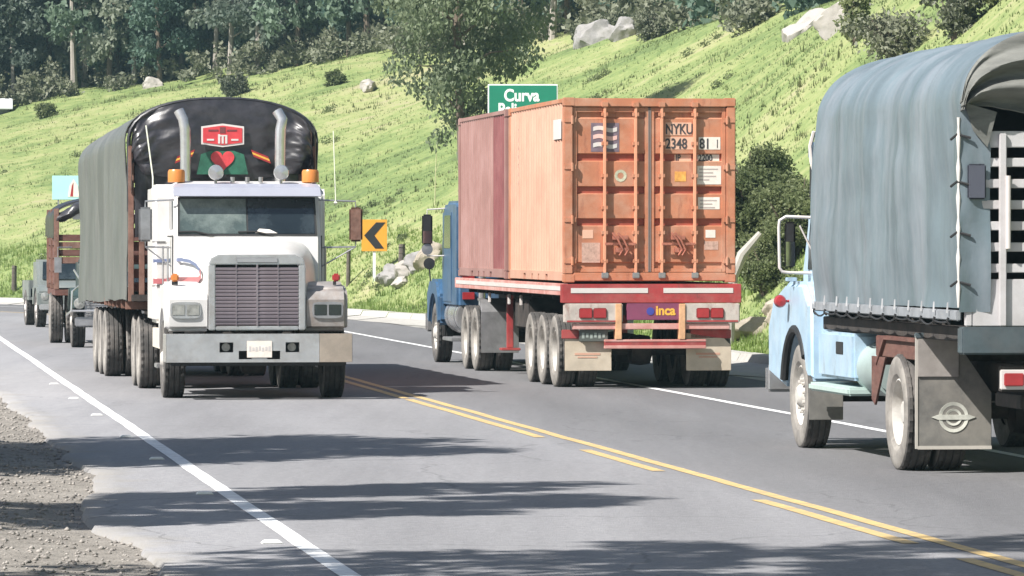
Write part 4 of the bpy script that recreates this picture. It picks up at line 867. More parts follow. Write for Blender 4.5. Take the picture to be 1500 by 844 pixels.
# ------------------------------------------------------------------ containers
CR = PSI0 + R(0.2)
CO = Vector((1.937, 72.66, 0)); CF = Vector((-math.sin(CR), math.cos(CR), 0))
def container(label, y0, cm, sm, door, panels=None, zc=1.485):
    """local: origin at the rear bottom centre, y forward"""
    K = thing('shipping_container', label, 'container', CO + CF * y0 + Vector((0, 0, zc)), CR)
    Lc, H, hw = 6.06, 2.59, 1.22
    fr = MB()
    for sx in (-1, 1):
        for yy in (0.0, Lc - 0.16):
            fr.box(sx * hw, sx * (hw - 0.13), yy, yy + 0.16, 0.12, H - 0.12)
        fr.box(sx * hw, sx * (hw - 0.06), 0.16, Lc - 0.16, H - 0.075, H - 0.004)
    fr.box(-hw + 0.13, hw - 0.13, 0.0, 0.12, H - 0.125, H - 0.004).box(-hw + 0.13, hw - 0.13, Lc - 0.12, Lc, H - 0.12, H - 0.004)
    fr.box(-hw + 0.13, hw - 0.13, 0.0, 0.12, 0.02, 0.14).box(-hw + 0.13, hw - 0.13, Lc - 0.1, Lc, 0.02, 0.14)
    fr.build('frame', cm, K, 0.012)
    for sx in (-1, 1):    # bottom side rail with slots
        b = MB(); z0, z1 = 0.02, 0.155
        xs = [0.16, 1.7, 1.95, 2.6, 2.75, 3.3, 3.45, 4.1, 4.35, Lc - 0.16]
        for i in range(0, len(xs), 2): b.box(sx * hw, sx * (hw - 0.05), xs[i], xs[i + 1], z0, z1)
        for i in range(1, len(xs) - 1, 2): b.box(sx * hw, sx * (hw - 0.05), xs[i], xs[i + 1], 0.105, z1)
        b.box(sx * (hw - 0.05), sx * (hw - 0.10), 0.16, Lc - 0.16, z0, 0.10)
        b.build('bottom_rail', sm, K, 0.005)
    for sx in (-1, 1):
        for yy in (0, Lc):
            for zz in (0.0, H - 0.118):
                MB().box(sx * (hw + 0.004), sx * (hw - 0.16), yy - 0.004 if yy == 0 else yy - 0.178, yy + 0.178 if yy == 0 else yy + 0.004, zz, zz + 0.122).build('corner_casting', cm, K, 0.012)
    # corrugated sides: trapezoid waves
    for sx in (-1, 1):
        segs = panels if (panels and sx < 0) else [(0.14, Lc - 0.14, sm)]
        for (a, b_, mt) in segs:
            pts = []; yy = a; p = 0.276
            while yy < b_ - 1e-6:
                for dy, dx in ((0, 0.0), (0.07, 0.0), (0.138, 0.032), (0.208, 0.032)):
                    if yy + dy <= b_: pts.append((yy + dy, dx))
                yy += p
            pts.append((b_, 0.0))
            v = []
            for (yy, dx) in pts:
                v += [(sx * (hw - 0.012 - dx), yy, 0.15), (sx * (hw - 0.012 - dx), yy, H - 0.07)]
            MB().add(v, [(2 * i, 2 * i + 1, 2 * i + 3, 2 * i + 2) for i in range(len(pts) - 1)]).build('side_panel', mt, K, smooth=0, thick=0.006)
    MB().box(-hw + 0.06, hw - 0.06, 0.12, Lc - 0.12, H - 0.055, H - 0.035).box(-hw + 0.1, hw - 0.1, 0.1, Lc - 0.1, 0.14, 0.16).build('roof_and_floor', sm, K)
    MB().box(-hw + 0.13, hw - 0.13, Lc - 0.06, Lc - 0.03, 0.14, H - 0.12).build('front_wall', sm, K)
    if not door:
        MB().box(-hw + 0.13, hw - 0.13, 0.03, 0.06, 0.14, H - 0.12).build('rear_wall', sm, K)
        return K
    # doors with horizontal recesses
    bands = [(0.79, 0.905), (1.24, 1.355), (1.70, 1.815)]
    for sx in (-1, 1):
        x0, x1 = sorted((sx * 0.012, sx * (hw - 0.135)))
        prof = [(0.075, 0.15), (0.075, 0.27), (0.050, 0.29)]
        for (a, b_) in bands: prof += [(0.050, a), (0.088, a + 0.012), (0.088, b_ - 0.012), (0.050, b_)]   # recess
        prof += [(0.050, 2.30), (0.075, 2.32), (0.075, 2.455), (0.12, 2.455), (0.12, 0.15)]
        xm = (x0 + x1) / 2
        d = MB().prism(prof, 'x', x0 + 0.055, x1 - 0.055).build('door', cm, K, smooth=0)
        for (a, b_) in bands: MB().box(x0 + 0.056, x1 - 0.056, 0.0855, 0.089, a + 0.013, b_ - 0.013).build('door_recess', M('recess_shade_red', (0.33, 0.075, 0.045), 0.6, var=0.2, scale=6), d)  # recess shade put into the colour as darker red strips
        MB().box(x0, x0 + 0.055, 0.035, 0.11, 0.145, 2.46).box(x1 - 0.055, x1, 0.035, 0.11, 0.145, 2.46).box(x0 + 0.055, x1 - 0.055, 0.035, 0.074, 0.145, 0.20).box(x0 + 0.055, x1 - 0.055, 0.035, 0.074, 2.39, 2.46).build('door_frame', cm, d, 0.005)
        seal = MB().box(sx * 0.002, sx * 0.020, 0.028, 0.06, 0.15, 2.45).build('door_seal', M('seal_grey', (0.17, 0.14, 0.13), 0.8), d)
        for bx in ((0.17, 0.64) if sx > 0 else (-0.20, -0.64)):
            lb = MB().box(bx - 0.019, bx + 0.019, -0.022, 0.047, 0.29, 2.31).box(bx - 0.019, bx + 0.019, -0.022, 0.02, 0.10, 0.29).box(bx - 0.019, bx + 0.019, -0.022, 0.02, 2.31, 2.52).build('locking_bar', M('bar_paint', (0.66, 0.31, 0.19), 0.5, var=0.1), d, 0.006)
            for z in (0.30, 0.70, 1.05, 1.50, 1.95, 2.36):
                MB().box(bx - 0.045, bx + 0.045, -0.02, 0.05, z - 0.028, z + 0.028).build('bar_bracket', cm, d, 0.006)
            for z in (0.10, 2.50): MB().box(bx - 0.05, bx + 0.05, -0.035, 0.03, z - 0.04, z + 0.04).build('cam_lock', steel if z < 1 else cm, d, 0.01)
            ha = MB(); hx = bx + (0.02 if sx > 0 else 0.02); e = -1 if bx * sx > 0.4 else 1
            ha.box(min(bx, bx + e * sx * 0.34), max(bx, bx + e * sx * 0.34), -0.045, -0.025, 0.52, 0.56).build('lock_handle', M('handle_rust', (0.42, 0.16, 0.11), 0.5, 0.3, var=0.3, scale=12), d, 0.006)
            hk = MB(); cx = bx + e * sx * 0.26
            hk.box(cx - 0.07, cx + 0.07, -0.03, 0.05, 0.60, 0.66).box(cx - 0.03, cx + 0.05, -0.035, 0.05, 0.42, 0.49).tube([(cx - 0.08, -0.04, 0.70), (cx, -0.06, 0.60), (cx + 0.07, -0.05, 0.46), (cx + 0.02, -0.04, 0.38)], 0.016, 6)
            hk.build('handle_catch', M('handle_rust', (0.42, 0.16, 0.11), 0.5, 0.3), d, 0.004)
        for z in (0.30, 0.88, 1.62, 2.28):
            MB().box(sx * 1.045, sx * 1.215, -0.012, 0.03, z - 0.035, z + 0.035).cyl((sx * 1.10, -0.012, z - 0.06), (sx * 1.10, -0.012, z + 0.06), 0.022, 8).build('hinge', cm, d, 0.005)
    # painted marks and placards on the doors
    RX, UZ = (1, 0, 0), (0, 0, 1)
    def plate(x0, x1, z0, z1, mat, y=0.0485, name='placard'):
        return MB().box(x0, x1, y - 0.002, y + 0.003, z0, z1).build(name, mat, K)
    lg = plate(-0.83, -0.43, 1.835, 2.24, M('logo_slate', (0.16, 0.12, 0.15), 0.6, var=0.25, scale=10), name='logo_panel')
    for j in range(3):
        v = []
        for i in range(13):
            u = i / 12; x = -0.80 + 0.34 * u; zc = 2.155 - j * 0.115 + 0.018 * math.sin(u * 6.28)
            v += [(x, 0.044, zc + 0.028), (x, 0.044, zc - 0.030)]
        MB().add(v, [(2 * i, 2 * i + 1, 2 * i + 3, 2 * i + 2) for i in range(12)]).build('logo_stripe', white_t if j != 1 else M('stripe_pink', (0.66, 0.42, 0.38), 0.6), lg, thick=0.002)
    plate(0.225, 0.60, 2.07, 2.25, M('placard_peach', (0.66, 0.40, 0.29), 0.6)); text('NYKU', 0.20, K, (0.225, 0.0455, 2.09), RX, UZ, ink, sx=0.72, bold=0.004)
    plate(0.225, 0.62, 1.87, 2.045, M('placard_peach', (0.66, 0.40, 0.29), 0.6)); text('2348', 0.20, K, (0.225, 0.0455, 1.885), RX, UZ, ink, sx=0.78, bold=0.004)
    plate(0.70, 1.01, 1.87, 2.045, placard); text('81', 0.20, K, (0.71, 0.0455, 1.885), RX, UZ, ink, sx=0.78, bold=0.004); text('1', 0.17, K, (0.94, 0.0455, 1.895), RX, UZ, ink, sx=0.6)
    plate(0.36, 0.60, 1.70, 1.80, M('placard_peach', (0.66, 0.40, 0.29), 0.6), y=0.0865); text('JP', 0.13, K, (0.38, 0.083, 1.71), RX, UZ, ink, sx=0.7, bold=0.003)
    plate(0.69, 1.00, 1.70, 1.80, placard, y=0.0865); text('2200', 0.13, K, (0.70, 0.083, 1.71), RX, UZ, ink, sx=0.78, bold=0.003)
    for (x0, x1, z0, z1) in ((0.68, 1.02, 1.38, 1.64), (0.69, 1.00, 1.03, 1.20)):
        p = plate(x0, x1, z0, z1, placard)
        for k in range(4):
            zz = z1 - 0.045 - k * 0.05
            if zz < z0 + 0.02: break
            MB().box(x0 + 0.03, x0 + 0.03 + (x1 - x0 - 0.06) * (0.95, 0.7, 0.85, 0.5)[k], 0.0445, 0.0475, zz - 0.010, zz + 0.008).build('print_line', M('print_grey', (0.42, 0.36, 0.34), 0.7), p)
    plate(0.36, 0.52, 1.42, 1.56, M('hazard_yellow', (0.70, 0.34, 0.08), 0.6, var=0.3, scale=14))
    plate(0.80, 0.94, 0.63, 0.74, placard); plate(0.78, 0.98, 0.46, 0.58, M('print_block', (0.46, 0.30, 0.24), 0.7, var=0.3, scale=20))
    plate(-0.95, -0.80, 0.62, 0.74, M('placard_peach', (0.66, 0.40, 0.29), 0.6)); plate(-0.96, -0.70, 0.28, 0.56, M('print_block', (0.46, 0.30, 0.24), 0.7))
    MB().lathe([(0.045, 0.0475), (0.085, 0.0455), (0.085, 0.049)], 24, (-0.41, 0, 1.50), 'y').build('round_sticker', M('sticker_sage', (0.45, 0.45, 0.33), 0.6, var=0.3, scale=20), K)
    # side sticker and stencilled row on the left flank
    MB().box(-hw - 0.002, -hw - 0.006 + 0.0, 0.25, 1.05, 2.02, 2.30).build('side_placard', white_t, K)
    for k in range(7):
        MB().box(-hw + 0.008, -hw + 0.0115, 4.95, 5.0, 2.20 - k * 0.13, 2.26 - k * 0.13).build('side_stencil', M('print_block', (0.46, 0.30, 0.24), 0.7), K)
    return K
container('orange twenty foot shipping container with locking bars on its doors, rear of two', 0.0, orange_c, orange_s, True)
container('faded maroon shipping container riding ahead of the orange one', 6.42, maroon_c, maroon_c, False, [(0.14, 1.55, maroon_d), (1.55, 5.92, maroon_c)], 1.485)

# ------------------------------------------------------------------ the container truck, driving away
B = thing('container_truck', 'blue tractor with red flatbed trailer carrying two containers, seen from behind', 'truck', CO, CR)
def part(name, mat, *boxes, bevel=0.008, parent=None):
    m = MB()
    for b in boxes: m.box(*b)
    return m.build(name, mat, parent or B, bevel)
part('trailer_beam', frame_m, (-0.55, -0.42, 0.0, 12.4, 0.95, 1.38), (0.42, 0.55, 0.0, 12.4, 0.95, 1.38))
part('deck', frame_m, (-1.15, 1.15, 0.05, 12.75, 1.37, 1.455))
for sx in (-1, 1):
    part('side_rail', pink_p, tuple(sorted((sx * 1.17, sx * 1.24))) + (-0.10, 12.8, 1.30, 1.47))
    part('reflective_tape', white_t, tuple(sorted((sx * 1.241, sx * 1.246))) + (0.2, 12.6, 1.37, 1.43), bevel=0)
for y in np.arange(0.5, 12.6, 1.1): part('cross_member', frame_m, (-1.16, 1.16, y - 0.05, y + 0.05, 1.24, 1.365))
for y in (0.95, 2.25, 3.55): axle(B, 1.24, y, tm=rubber_d)
for y in (10.2, 11.5): axle(B, 1.24, y, tm=rubber_d)
axle(B, 1.20, 16.1, kind='front', dual=False, tm=rubber)
# rear of the trailer
part('rear_header', red_p, (-1.27, 1.27, -0.20, 0.02, 1.20, 1.465))
for x0, x1 in ((-1.15, -0.06), (0.16, 1.15)): part('reflective_tape', white_t, (x0, x1, -0.206, -0.202, 1.34, 1.41), bevel=0)
for x0, x1 in ((-1.24, -0.42), (0.45, 1.24)):
    lb = part('lamp_box', M('dirty_cream_paint', (0.47, 0.42, 0.38), 0.55, var=0.2, scale=5, grime=((0.25, 0.10, 0.08), 0.7, 3, (2, 2, 1), 0.55)), (x0, x1, -0.24, -0.05, 0.92, 1.195), bevel=0.015)
    xa = x0 + 0.20 if x0 < 0 else x1 - 0.62
    for j in range(2): part('tail_lamp', redl, (xa + j * 0.20, xa + 0.19 + j * 0.20, -0.262, -0.238, 0.985, 1.13), parent=lb, bevel=0.012)
    part('red_band', red_p, (x0 + 0.03, x1 - 0.03, -0.246, -0.241, 0.935, 0.958), parent=lb, bevel=0)
cp = part('centre_board', M('board_purple', (0.20, 0.05, 0.10), 0.5, var=0.2), (-0.36, 0.40, -0.23, -0.05, 0.96, 1.196))
MB().lathe([(0, -0.236), (0.055, -0.236), (0.055, -0.229)], 20, (-0.03, 0, 1.085), 'y').build('logo_dot', M('logo_blue', (0.05, 0.06, 0.30), 0.5), cp)
text('inca', 0.185, cp, (0.045, -0.2305, 1.035), (1, 0, 0), (0, 0, 1), yellow, sx=0.95, bold=0.006, extrude=0.004)
part('under_run_bar', pink_p, (-1.13, 1.10, -0.22, -0.14, 0.83, 0.915))
part('lower_bar', pink_p, (-0.68, 0.76, -0.25, -0.16, 0.56, 0.61), (-0.68, 0.76, -0.25, -0.16, 0.655, 0.69))
part('lower_bar_band', red_p, (-0.675, 0.755, -0.243, -0.165, 0.61, 0.655), bevel=0)
for x0 in (-0.48, 0.42): part('guard_post', M('post_amber', (0.62, 0.36, 0.20), 0.55, var=0.2, scale=10), (x0 - 0.045, x0 + 0.045, -0.158 - 0.10, -0.06, 0.69, 1.19))
part('red_panel', red_p, (0.56, 1.14, -0.10, -0.03, 0.70, 0.826)); part('red_panel', red_p, (-1.26, -1.02, -0.12, -0.03, 0.70, 0.826))
pt = part('licence_plate', M('plate_dark', (0.09, 0.10, 0.09), 0.5), (-1.03, -0.62, -0.175, -0.155, 0.66, 0.825))
pm_ = MB()
for k_ in range(6): pm_.box(-0.99 + k_ * 0.058, -0.955 + k_ * 0.058, -0.178, -0.1755, 0.705 + 0.012 * (k_ % 2), 0.785 - 0.01 * (k_ % 3))
pm_.build('plate_print', M('plate_print', (0.30, 0.34, 0.31), 0.6), pt)
for x0, x1, sl in ((-1.22, -0.56, 1), (0.50, 1.14, -1)):
    f = MB().prism([(x0, 0.25), (x1 - 0.0, 0.25), (x1, 0.60), (x1 - 0.10, 0.70), (x0, 0.78)], 'y', -0.10, -0.085).build('mud_flap', cream, B, 0.004)
    MB().box(x0 + 0.14, x1 - 0.16, -0.104, -0.1005, 0.47, 0.50).box(x0 + 0.18, x1 - 0.2, -0.104, -0.1005, 0.43, 0.45).build('flap_print', M('print_rose', (0.52, 0.30, 0.22), 0.7), f)
part('landing_leg', red_p, (-0.95, -0.85, 8.3, 8.4, 0.4, 1.3), (0.85, 0.95, 8.3, 8.4, 0.4, 1.3), (-1.05, -0.75, 8.2, 8.5, 0.36, 0.4), (0.75, 1.05, 8.2, 8.5, 0.36, 0.4))
for y in (5.2, 6.6, 9.0): part('tie_ring', white_t, (-1.16, -1.12, y - 0.04, y + 0.04, 1.10, 1.26)); 
part('tool_box', frame_m, (-1.1, -0.5, 4.6, 6.2, 0.75, 1.22), bevel=0.03)
# tractor
part('tractor_frame', frame_m, (-0.45, -0.32, 9.4, 17.3, 0.62, 0.90), (0.32, 0.45, 9.4, 17.3, 0.62, 0.90))
for sx in (-1, 1):
    q = [(9.5 + 0.66 * math.cos(R(a)), 0.53 + 0.66 * math.sin(R(a))) for a in range(95, 185, 15)]
    fl = MB().prism([(9.42, 0.30), (9.44, 0.30), (9.46, 0.95), (9.60, 1.14), (9.9, 1.16), (9.9, 1.13), (9.58, 1.11), (9.43, 0.95)], 'x', sx * 0.62, sx * 1.22).build('rear_mudguard', steel, B, 0.004)
cabp = [(13.35, 0.95), (13.35, 2.68), (13.5, 2.74), (15.0, 2.74), (15.2, 2.66), (15.5, 2.05), (15.5, 0.95)]
bc = MB().prism(cabp, 'x', -1.14, 1.14).build('cab', blue_p, B, 0.06, seg=3)
MB().prism([(15.5, 1.0), (15.5, 2.02), (17.2, 1.72), (17.35, 1.55), (17.35, 0.95)], 'x', -0.72, 0.72).build('hood', blue_p, B, 0.07, seg=3)
for sx in (-1, 1):
    arch = [(16.1 + 0.62 * math.cos(R(a)), 0.52 + 0.62 * math.sin(R(a))) for a in range(10, 171, 16)]
    MB().prism([(16.95, 0.72), (17.0, 1.2), (16.6, 1.42), (15.7, 1.42), (15.35, 1.15), (15.3, 0.70)] + arch[::-1], 'x', sx * 0.66, sx * 1.23).build('fender', blue_p, B, 0.045)
    MB().cyl((sx * 0.85, 13.4, 0.82), (sx * 0.85, 15.1, 0.82), 0.30, 24).build('fuel_tank', chrome, B, 0.02)
    for y in (13.7, 14.7): MB().lathe([(0.305, -0.03), (0.31, -0.03), (0.31, 0.03), (0.305, 0.03)], 24, (sx * 0.85, y, 0.82), 'y').build('tank_strap', steel, B)
    MB().box(sx * 0.75, sx * 1.2, 13.6, 14.9, 0.40, 0.46).build('step', steel, B, 0.01)
    dr = MB().box(sx * 1.135, sx * 1.152, 14.1, 15.3, 1.05, 2.55).build('door', blue_p, B, 0.006)
    MB().prism([(14.15, 1.95), (15.1, 1.95), (15.0, 2.5), (14.15, 2.5)], 'x', sx * 1.14, sx * 1.158).build('side_window', glass, dr)
    mir = MB().box(sx * 1.44 - 0.09, sx * 1.44 + 0.09, 15.05, 15.10, 2.00, 2.52).build('mirror', black, B, 0.03)
    MB().box(sx * 1.44 - 0.075, sx * 1.44 + 0.075, 15.043, 15.049, 2.03, 2.24).build('mirror_glass', mirror_m, mir, 0.01)
    MB().lathe([(0, 0.05), (0.07, 0.03), (0.095, 0), (0, -0.005)], 20, (sx * 1.44, 15.07, 1.93), 'y').build('round_mirror', steel, mir)
    MB().tube([(sx * 1.13, 15.1, 2.62), (sx * 1.44, 15.09, 2.60), (sx * 1.44, 15.09, 2.50)], 0.012, 6).tube([(sx * 1.13, 15.1, 1.82), (sx * 1.44, 15.09, 1.82), (sx * 1.44, 15.09, 2.05)], 0.012, 6).build('mirror_arm', white_t, mir)
    MB().tube([(sx * 1.17, 16.9, 1.3), (sx * 1.20, 16.88, 1.62)], 0.012, 6).lathe([(0, 0.05), (0.08, 0.03), (0.1, 0), (0, -0.005)], 18, (sx * 1.20, 16.88, 1.68), 'y').build('fender_mirror', black, B)
MB().box(-0.8, 0.8, 13.31, 13.335, 2.0, 2.5).build('rear_window', glass, bc, 0.02)
for i in range(5): MB().box(-1.05, -0.85, 13.30, 13.345, 1.1 + i * 0.3, 1.22 + i * 0.3).build('cab_rung', redl, bc, 0.005)
MB().box(-1.2, 1.2, 17.4, 17.5, 0.5, 0.85).build('front_bumper', chrome, B, 0.03)
for sx in (-1, 1): MB().tube([(sx * 0.75, 13.1, 0.9), (sx * 0.75, 13.1, 2.9)], 0.06, 12).build('exhaust_stack', chrome, B)

# ------------------------------------------------------------------ the pale blue canvas truck on the right, driving away
Q = thing('canvas_truck', 'pale blue truck with grey green canvas cover and open rear, nearest on the right', 'truck', (4.66, 46.85, 0), PSI0)
def qp(name, mat, *boxes, bevel=0.008, parent=None):
    m = MB()
    for b in boxes: m.box(*b)
    return m.build(name, mat, parent or Q, bevel)
Y0, Y1, HW = -2.75, 4.0, 1.20
qp('chassis', frame_m, (-0.42, -0.30, -2.6, 6.6, 0.72, 0.98), (0.30, 0.42, -2.6, 6.6, 0.72, 0.98), (-1.0, 1.0, -0.1, 0.1, 0.98, 1.20), (-1.0, 1.0, 2.6, 2.8, 0.98, 1.20))
qp('cargo_floor', frame_m, (-HW + 0.08, HW - 0.08, Y0, Y1, 1.20, 1.33))
axle(Q, 1.21, 0.0, 0.53, 0.27, tm=rubber_d); axle(Q, 1.17, 5.1, 0.53, 0.27, 'front', False, tm=rubber_d)
# canvas over hoops
cnv = tarp('canvas_cover', tarp_l, Q, Y1, Y0 + 0.02, HW + 0.01, 1.46, 3.18, 3.90, 0.050, 7, 72, 130, zdrop=-0.03, hoops=5, edge=0.02)
for y in np.linspace(Y0 + 0.05, Y1 - 0.1, 6):
    MB().tube([(x, y, z) for x, z in [arch_pt(i / 40, HW - 0.15, 1.33, 3.10, 3.74) for i in range(41)]], 0.022, 8).build('hoop', frame_m, Q)
MB().prism([arch_pt(i / 40, HW - 0.13, 1.33, 3.10, 3.76) for i in range(41)], 'y', Y1 - 0.05, Y1 - 0.02).build('front_wall', tarp_b, Q)
# lashing rail below the canvas with straps and rope loops
for sx in (-1, 1):
    qp('lashing_rail', M('rail_grey', (0.22, 0.235, 0.255), 0.65, var=0.25, scale=5, dirt=(0.32, 0.32, 0.33), damt=0.6, dscale=4), tuple(sorted((sx * (HW - 0.01), sx * (HW + 0.035)))) + (Y0 + 0.02, Y1, 1.385, 1.475), bevel=0.01)
n_ = 12
for i in range(n_):
    y = Y0 + 0.3 + i * (Y1 - Y0 - 0.5) / (n_ - 1)
    MB().add([(-HW - 0.05, y - 0.016, 1.45), (-HW - 0.05, y + 0.016, 1.45), (-HW - 0.045, y + 0.004, 1.54), (-HW - 0.045, y - 0.004, 1.54)], [(0, 1, 2, 3)]).build('strap', M('strap_pale', (0.44, 0.44, 0.45), 0.6, var=0.3, scale=3), Q, smooth=0, thick=0.01)
    MB().tube([(-HW - 0.045, y, 1.41), (-HW - 0.055, y, 1.38), (-HW - 0.03, y, 1.35)], 0.010, 6).build('rope_loop', black, Q)
    if i < n_ - 1:
        y2 = y + (Y1 - Y0 - 0.5) / (n_ - 1)
        MB().tube([(-HW - 0.045, y + (y2 - y) * t, 1.375 - (0.012 + 0.012 * ((i * 5) % 3)) * math.sin(math.pi * t)) for t in (0, 0.2, 0.4, 0.6, 0.8, 1)], 0.009, 6).build('rope', black, Q)
# rear: canvas return folded round the left and right corner, lacing, rolled flap, slatted gate
for sx in (-1, 1):
    def ret(u, v):
        z = 1.46 + (3.22 - 1.46) * v; x = sx * (HW + 0.015 - 0.27 * u * (1 - 0.55 * max(0, v - 0.8) / 0.2))
        return (x, Y0 - 0.012 + 0.02 * math.sin(v * 9 + u * 3) * u + 0.03 * float(fbm(u * 3, v * 6, 12)), z)
    MB().grid(ret, 8, 30).build('corner_flap', tarp_l, Q, smooth=60, thick=0.008)
    MB().tube([(sx * (HW + 0.022), Y0 - 0.01, 1.5 + i * 0.085) for i in range(20)], [0.009 + 0.006 * ((i * 7) % 3) for i in range(20)], 6).build('lacing', white_t, Q)
    for z in (1.70, 2.12, 2.55, 2.95): MB().tube([(sx * (HW + 0.06), Y0 + 0.12, z - 0.02), (sx * (HW + 0.035), Y0 - 0.01, z + 0.02), (sx * (HW - 0.08), Y0 - 0.035, z - 0.01)], 0.012, 6).build('lacing_tie', black, Q)
qp('flap_buckle', M('buckle_slate', (0.07, 0.075, 0.10), 0.6), (-HW + 0.05, -HW + 0.21, Y0 - 0.045, Y0 - 0.02, 2.42, 2.72), bevel=0.02)
def roll(u, v):
    # the rear curtain, hitched up under the arch in heavy folds
    x, zt = arch_pt(0.27 + 0.46 * u, HW, 1.46, 3.21, 3.93); low = 3.12 + 0.10 * abs(math.sin(u * 7.5 + 0.4)) + 0.05 * float(fbm(u * 8, 0.3, 4))
    z = zt + (low - zt) * v
    return (x, Y0 - 0.03 - 0.10 * math.sin(math.pi * v) - 0.06 * math.sin(v * 17 + 2.2 * math.sin(u * 5)) * min(1, v * 3) + 0.05 * float(fbm(u * 6, v * 7, 15)), z)
MB().grid(roll, 60, 30).build('rear_curtain', M('grey_curtain', (0.115, 0.118, 0.108), 0.7, var=0.35, scale=3, bump=0.3, bscale=8, dirt=(0.22, 0.22, 0.2), damt=0.6, dscale=2.5, stretch=(0.5, 1, 3)), Q, smooth=60, thick=0.012)
MB().add([(-HW + 0.02, Y0 - 0.03, 3.24), (-HW + 0.30, Y0 - 0.05, 3.16), (-HW + 0.22, Y0 - 0.04, 2.86), (-HW + 0.10, Y0 - 0.03, 3.0)], [(0, 1, 2, 3)]).build('curtain_corner', M('grey_curtain', (0.24, 0.24, 0.225), 0.7), Q, smooth=0, thick=0.012)
gw = M('gate_white', (0.50, 0.485, 0.49), 0.5, var=0.12, scale=4, dirt=(0.36, 0.32, 0.3), damt=0.5)
gate = MB().box(-1.16, -1.10, Y0, Y0 + 0.05, 1.34, 3.0).box(1.10, 1.16, Y0, Y0 + 0.05, 1.34, 3.0).box(-1.10, 1.10, Y0, Y0 + 0.05, 2.86, 3.0).build('rear_gate', gw, Q, 0.008)
for i in range(6): qp('gate_slat', gw, (-1.10, 1.10, Y0 + 0.004, Y0 + 0.034, 1.80 + i * 0.18 - 0.005, 1.80 + i * 0.18 + 0.072), parent=gate, bevel=0.006)
qp('gate_board', gw, (-1.10, 1.10, Y0 + 0.004, Y0 + 0.034, 1.34, 1.74), parent=gate, bevel=0.006)
for x0 in (-0.84, -0.30, 0.30, 0.84): qp('gate_upright', gw, (x0 - 0.032, x0 + 0.032, Y0 - 0.034, Y0 + 0.002, 1.34, 2.98), parent=gate, bevel=0.008)
MB().cyl((-0.80, Y0 - 0.05, 2.0), (-0.80, Y0 - 0.05, 2.62), 0.022, 10).build('gate_bolt', white_t, gate)
teal = M('dark_teal_steel', (0.055, 0.075, 0.085), 0.6, var=0.3, scale=4, dirt=(0.12, 0.12, 0.12), damt=0.5)
qp('tail_sill', teal, (-HW, HW, Y0 - 0.06, Y0 + 0.14, 1.10, 1.335), bevel=0.015)
qp('rear_bumper', frame_m, (-0.85, 1.15, Y0 + 0.02, Y0 + 0.12, 0.78, 1.0))
lb = qp('lamp_bar', white_t, (-0.86, -0.20, Y0 - 0.02, Y0 + 0.015, 0.80, 0.97), parent=None)
for j in range(3): qp('tail_lamp', redl, (-0.83 + j * 0.20, -0.66 + j * 0.20, Y0 - 0.045, Y0 - 0.018, 0.83, 0.94), parent=lb)
# mud flaps behind the rear wheels, with a ringed emblem
flap_m = M('grey_rubber_flap', (0.15, 0.145, 0.135), 0.75, var=0.25, scale=4, dirt=(0.25, 0.23, 0.2), damt=0.7, dscale=2)
for sx in (-1, 1):
    xa, xb = sorted((sx * 1.19, sx * 0.50))
    fl = MB().prism([(xa, 0.22), (xb, 0.22), (xb, 0.72) if sx < 0 else (xb, 1.22), (xb - 0.35, 1.22) if sx < 0 else (xa + 0.35, 1.22), (xa, 1.22) if sx < 0 else (xa, 0.72)], 'y', -0.80, -0.785).build('mud_flap', flap_m, Q, 0.005)
    MB().box(xa + 0.0, xa + 0.022, -0.807, -0.7825, 0.22, 1.22).box(xa + 0.022, xb, -0.807, -0.7825, 0.215, 0.245).build('flap_trim', M('trim_pale', (0.45, 0.42, 0.38), 0.6), fl)
    cx = (xa + xb) / 2; em = M('emblem_pale', (0.50, 0.50, 0.45), 0.55, var=0.2, scale=12)
    e = MB().lathe([(0.105, -0.801), (0.135, -0.806), (0.135, -0.8)], 28, (cx, 0, 0.50), 'y').lathe([(0.055, -0.801), (0.075, -0.806), (0.075, -0.8)], 24, (cx, 0, 0.50), 'y')
    e.prism([(cx - 0.20, 0.50), (cx - 0.14, 0.478), (cx + 0.14, 0.478), (cx + 0.20, 0.50), (cx + 0.14, 0.522), (cx - 0.14, 0.522)], 'y', -0.808, -0.801).build('flap_emblem', em, fl)
    qp('flap_hanger', teal, tuple(sorted((sx * 1.19, sx * 0.5))) + (-0.82, -0.74, 1.20, 1.25))
    qp('flap_plate', M('plate_zinc', (0.34, 0.31, 0.29), 0.55, 0.2, var=0.2, scale=5), tuple(sorted((sx * 1.17, sx * 0.80))) + (-0.815, -0.807, 0.86, 1.20), parent=fl, bevel=0.003)
    # inner arch board ahead of the wheel
    MB().prism([(1.1, 0.95), (0.72, 1.20), (-0.70, 1.20), (-0.70, 1.16), (0.70, 1.16), (1.06, 0.92)], 'x', sx * 0.6, sx * 1.18).build('wheel_board', wood_r, Q, 0.004)
qp('side_board', wood_r, (-1.15, -1.125, -0.72, 1.2, 1.0, 1.195)) 
MB().prism([(0.66, 1.0), (1.15, 0.55), (1.3, 0.60), (1.3, 1.0)], 'x', -1.17, -1.15).build('side_gusset', wood_r, Q)
